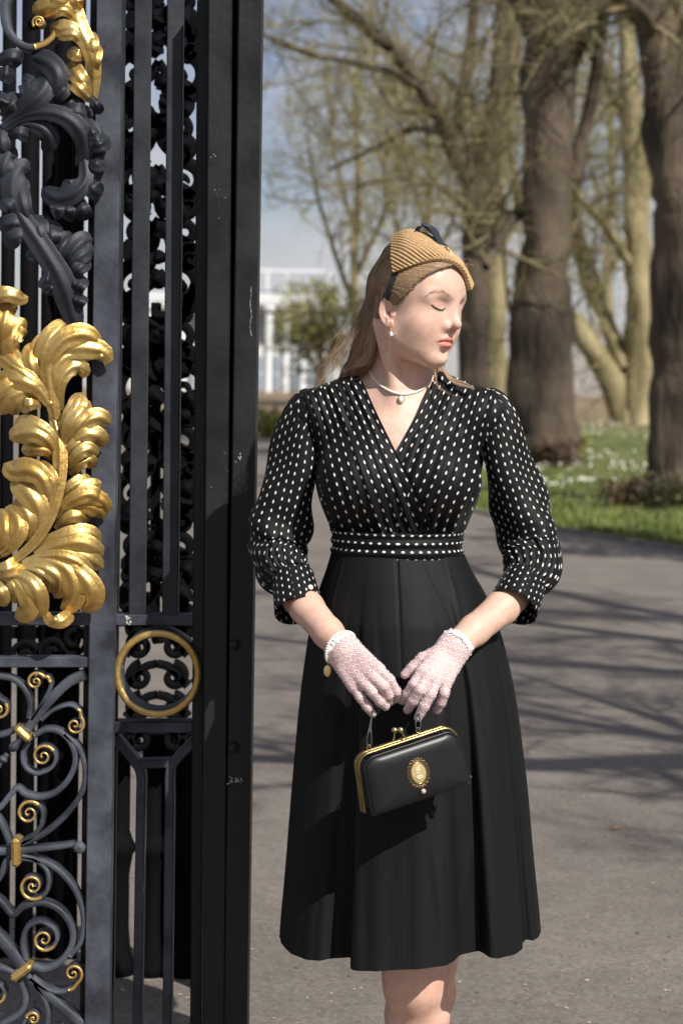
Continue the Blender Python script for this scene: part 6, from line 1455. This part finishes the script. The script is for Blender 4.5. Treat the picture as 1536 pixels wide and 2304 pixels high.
# ================================================================== handbag
def handbag():
    tl = math.radians(15.0); yw = math.radians(20)
    ex = np.array([math.cos(yw), math.sin(yw), 0]); n = np.array([math.sin(yw), -math.cos(yw), 0]); up = np.array([0, 0, 1.])
    ex2 = ex*math.cos(tl)+up*math.sin(tl); ez2 = -ex*math.sin(tl)+up*math.cos(tl)
    # lean the face a little to the sky
    ln = math.radians(-1); n2 = n*math.cos(ln)+ez2*math.sin(ln); ez2 = ez2*math.cos(ln)-n*math.sin(ln)
    C = W(923, 1731, -.295); M3 = np.stack([ex2, n2, ez2])
    def B(p): return C+np.asarray(p, float)@M3
    root = empty('handbag', (C[0], C[1], C[2]), 'small black leather frame handbag with brass edge and oval cameo, held in both gloved hands', 'handbag')
    LEA = mat('black_leather', (.005, .0055, .0065), .40, col2=(.008, .0085, .0095), nscale=25, bump=.025, bscale=500, spec=.5)
    ABR = mat('antique_brass', (.40, .31, .13), .34, .95, col2=(.58, .47, .22), nscale=45, lo=.4, hi=.7)
    w, hgt = .0905, .0475            # half width, half height of the face
    def outline(k, inset=0.0, nn=15):
        """rounded at the top, nearly square at the bottom; slightly wider below"""
        pts = []; wi, hi_ = w-inset, hgt-inset; top = wi-.0045
        r = .022; rb = .004
        for a in np.linspace(180, 90, nn): pts.append((-top+r+r*math.cos(math.radians(a)), hi_-r+r*math.sin(math.radians(a))))
        for a in np.linspace(90, 0, nn): pts.append((top-r+r*math.cos(math.radians(a)), hi_-r+r*math.sin(math.radians(a))))
        for a in np.linspace(0, -90, 5): pts.append((wi-rb+rb*math.cos(math.radians(a)), -hi_+rb+rb*math.sin(math.radians(a))))
        for a in np.linspace(-90, -180, 5): pts.append((-wi+rb+rb*math.cos(math.radians(a)), -hi_+rb+rb*math.sin(math.radians(a))))
        return np.array(pts)
    O = outline(0); N_ = len(O)
    def slab(name, y0, y1, inset, m, puff=0.0, parent=root, rim=.003, dx=0.0):
        """a padded slab between depths y0 (front, towards viewer +) and y1"""
        mb = MB(); rings = []
        P0 = outline(0, inset); c = np.array([0, 0.0])
        for k in (.3, .6, .8, .9, .95, .98, 1.0):
            q = c+(P0-c)*k; yy = y0+puff*(1-k**9)-(rim if k > .999 else 0); rings.append(np.stack([q[:, 0]+dx, np.full(N_, yy), q[:, 1]], -1))
        q = P0; rings.append(np.stack([q[:, 0]+dx, np.full(N_, y1+rim), q[:, 1]], -1))
        for k in (.97, .5): q = c+(P0-c)*k; rings.append(np.stack([q[:, 0]+dx, np.full(N_, y1), q[:, 1]], -1))
        V = np.concatenate(rings); Fq = grid_faces(N_, len(rings), True); mb.add(B(V), Fq)
        cc = np.array([[dx, y0+puff, 0], [dx, y1, 0]]); i = np.arange(N_); base = mb.n; mb.add(B(cc), np.array([[0, 1, 1]])[:0])
        mb.v.append(B(cc)); mb.uv.append(np.zeros((2, 2))); mb.n += 2
        e = (len(rings)-1)*N_
        mb.f.append(np.concatenate([np.stack([np.full(N_, base), (i+1) % N_, i], -1), np.stack([np.full(N_, base+1), e+i, e+(i+1) % N_], -1)])); mb.mi.append(np.zeros(2*N_))
        return mb.build(name, m, parent)
    slab('front_panel', .026, .012, 0, LEA, .008)
    slab('gusset', .012, -.022, .004, LEA, 0)
    slab('back_panel', -.022, -.036, 0, LEA, 0)
    def piping(y, inset, r, m, name, i0=0, i1=None, close=True):
        P = outline(0, inset); P = np.concatenate([P, P[:1]]) if close else P[i0:i1]; mb = MB()
        tube(mb, B(np.stack([P[:, 0], np.full(len(P), y), P[:, 1]], -1)), r, 8, False); mb.build(name, m, root)
    piping(.0235, -.0006, .0017, LEA, 'piping')
    # brass frame: two bands round the sides and top
    def band(y0, y1, name):
        P = outline(0, -.0035)[:31]; P = np.concatenate([[[P[0, 0]-.0075, -hgt+.003]], P, [[P[-1, 0]+.0075, -hgt+.003]]]); T = np.gradient(P, axis=0); T /= np.linalg.norm(T, axis=1)[:, None]; Nn = np.stack([T[:, 1], -T[:, 0]], -1)
        k = len(P); prof = [(y0, .0), (y0, .0022), ((y0+y1)/2, .0036), (y1, .0022), (y1, .0)]; Vb = np.stack([np.stack([P[:, 0]-Nn[:, 0]*h_, np.full(k, yy), P[:, 1]-Nn[:, 1]*h_], -1) for yy, h_ in prof], 1)
        mb = MB(); mb.add(B(Vb), grid_faces(5, k)); mb.add(B(Vb+[0, 0, 0]), grid_faces(5, k)[:, ::-1]); mb.build(name, ABR, root)
    band(.010, .002, 'frame'); band(-.002, -.012, 'frame')
    # kiss-lock clasp
    for (x0, x1, s, y) in ((-.028, -.010, -1, -.006), (.014, -.003, 1, .004)):
        mb = MB(); tube(mb, spline([B((x0, y, hgt+.003)), B((x0+(x1-x0)*.5, y, hgt+.0045)), B((x0+(x1-x0)*.75, y, hgt+.010)), B((x1, y, hgt+.021))], 10), np.linspace(.0016, .0013, 10), 8); a_ = mb.build('clasp_arm', ABR, root)
        mb = MB(); ball(mb, B((x1, y, hgt+.0235)), .0052, nu=18, nv=12); mb.build('clasp_ball', ABR, root)
    # feet
    for x in (-.058, -.049, .054, .064):
        mb = MB(); ball(mb, B((x, .014, -hgt-.0022)), [.0042, .0042, .0034]); mb.build('foot', ABR, root)
    # cameo
    cy = .0345; c0 = (.001, cy, .0)
    a = np.linspace(0, 2*math.pi, 145); sc_ = 1+.05*np.abs(np.sin(a*10)); FIL = mat('dark_filigree', (.30, .21, .10), .42, .9)
    mb = MB()
    for (rx, rz, dy, rr) in ((.0165, .0218, -.0005, .0008), (.0190, .0246, -.001, .0008)):
        k = 1+(.055*np.sin(a*20) if rx > .017 else .02*np.sin(a*20+1.5)); tube(mb, B(np.stack([c0[0]+rx*k*np.cos(a), cy+dy+0*a, c0[2]+rz*k*np.sin(a)], -1)), rr, 6, False)
    for q in np.linspace(0, 2*math.pi, 20, endpoint=False):
        aa = np.linspace(0, 2*math.pi, 13); cx_, cz_ = c0[0]+.0168*math.cos(q), c0[2]+.0222*math.sin(q); tube(mb, B(np.stack([cx_+.0024*np.cos(aa), cy-.001+0*aa, cz_+.0024*np.sin(aa)], -1)), .0005, 5, False)
    mb.build('cameo_mount', FIL, root)
    mb = MB(); k = 40; aa = np.linspace(0, 2*math.pi, k, endpoint=False); rings = [np.stack([c0[0]+rx*np.cos(aa), cy+dd+0*aa, c0[2]+rz*np.sin(aa)], -1) for rx, rz, dd in ((.0148, .0195, -.002), (.0146, .0193, .0008), (.0136, .0182, .0014), (.0130, .0175, .0006))]
    mb.add(B(np.concatenate(rings)), grid_faces(k, 4, True)); mb.build('cameo_rim', ABR, root)
    IV = mat('ivory', (.42, .31, .14), .5, col2=(.50, .38, .19), nscale=120); IV2 = mat('ivory_relief', (.60, .50, .31), .5)
    mb = MB(); ball(mb, B((c0[0], cy-.0004, c0[2])), [.0132, .0018, .0177], M3, nu=28, nv=12); cm = mb.build('cameo', IV, root)
    # carved bust in relief: hair, face, neck, drapery
    mb = MB()
    for (x, z, rx, rz) in ((-.0005, .0050, .0034, .0040), (.0022, .0045, .0016, .0022), (.0034, .0040, .0008, .0010), (-.0022, .0075, .0030, .0030), (.0005, .0092, .0026, .0022), (-.0040, .0050, .0020, .0030), (-.0036, .0015, .0016, .0026), (-.0004, -.0005, .0018, .0030), (-.0010, -.0055, .0048, .0026), (.0024, -.0062, .0034, .0020), (-.0040, -.0068, .0030, .0022), (-.0010, -.0094, .0050, .0020), (.0040, -.0085, .0022, .0018), (-.0050, -.0010, .0011, .0022)):
        ball(mb, B((c0[0]+x, cy+.0010, c0[2]+z)), [rx, .0013, rz], M3, nu=10, nv=8)
    mb.build('cameo_relief', IV2, cm)
    # hanging pearl
    mb = MB(); tube(mb, [B((.0022, cy, -.0235)), B((.0022, cy, -.0235))+[0, 0, -.005]], .0007, 6); ball(mb, B((.0022, cy, -.0245)), [.0018, .001, .0018]); mb.build('pearl_link', FIL, root)
    mb = MB(); ball(mb, B((.0022, cy+.002, -.0235))+[.001, 0, -.0085], .0044, nu=16, nv=12); mb.build('hanging_pearl', mat('dusky_pearl', (.50, .40, .32), .25, coat=.4), root)
    # strap: left loop, through both hands, right loop
    STR = mat('grey_strap', (.055, .058, .062), .42, spec=.5)
    Lr, Rr = B((-.062, -.002, hgt+.010)), B((.029, -.002, hgt+.012))
    def lug(p, base):
        mb = MB(); a = np.linspace(0, 2*math.pi, 17); tube(mb, p+np.stack([.0032*np.cos(a), 0*a, .0044*np.sin(a)], -1), .0010, 6, False); tube(mb, [base, p-[0, 0, .004]], [.0024, .0016], 8); mb.build('strap_ring', ABR, root)
    lug(Lr, B((-.064, -.002, hgt-.001))); lug(Rr, B((.031, -.002, hgt+.001)))
    mb = MB(); dz = np.array([0, 0, 1.])
    top = W(843, 1588, -.205)
    for s in (-1, 1):
        tube(mb, spline([Lr-dz*.001, Lr+np.array([s*.0042, 0, .010]), Lr+np.array([s*.0012+.001, 0, .032]), (Lr+top)/2+dz*.02, top], 22), .0013, 6)
    for s in (-1, 1):
        tube(mb, spline([Rr-dz*.001, Rr+np.array([s*.0044, 0, .008]), Rr+np.array([s*.0025, .004, .020]), W(941, 1598, -.212)], 16), .0014, 6)
    tube(mb, spline([top, W(862, 1566, -.204), W(884, 1560, -.206), W(900, 1560, -.214), W(915, 1562, -.206), W(930, 1578, -.206), W(941, 1598, -.212)], 30), .0021, 8)
    mb.build('strap', STR, root)
handbag()

scene.cycles.use_denoising = True
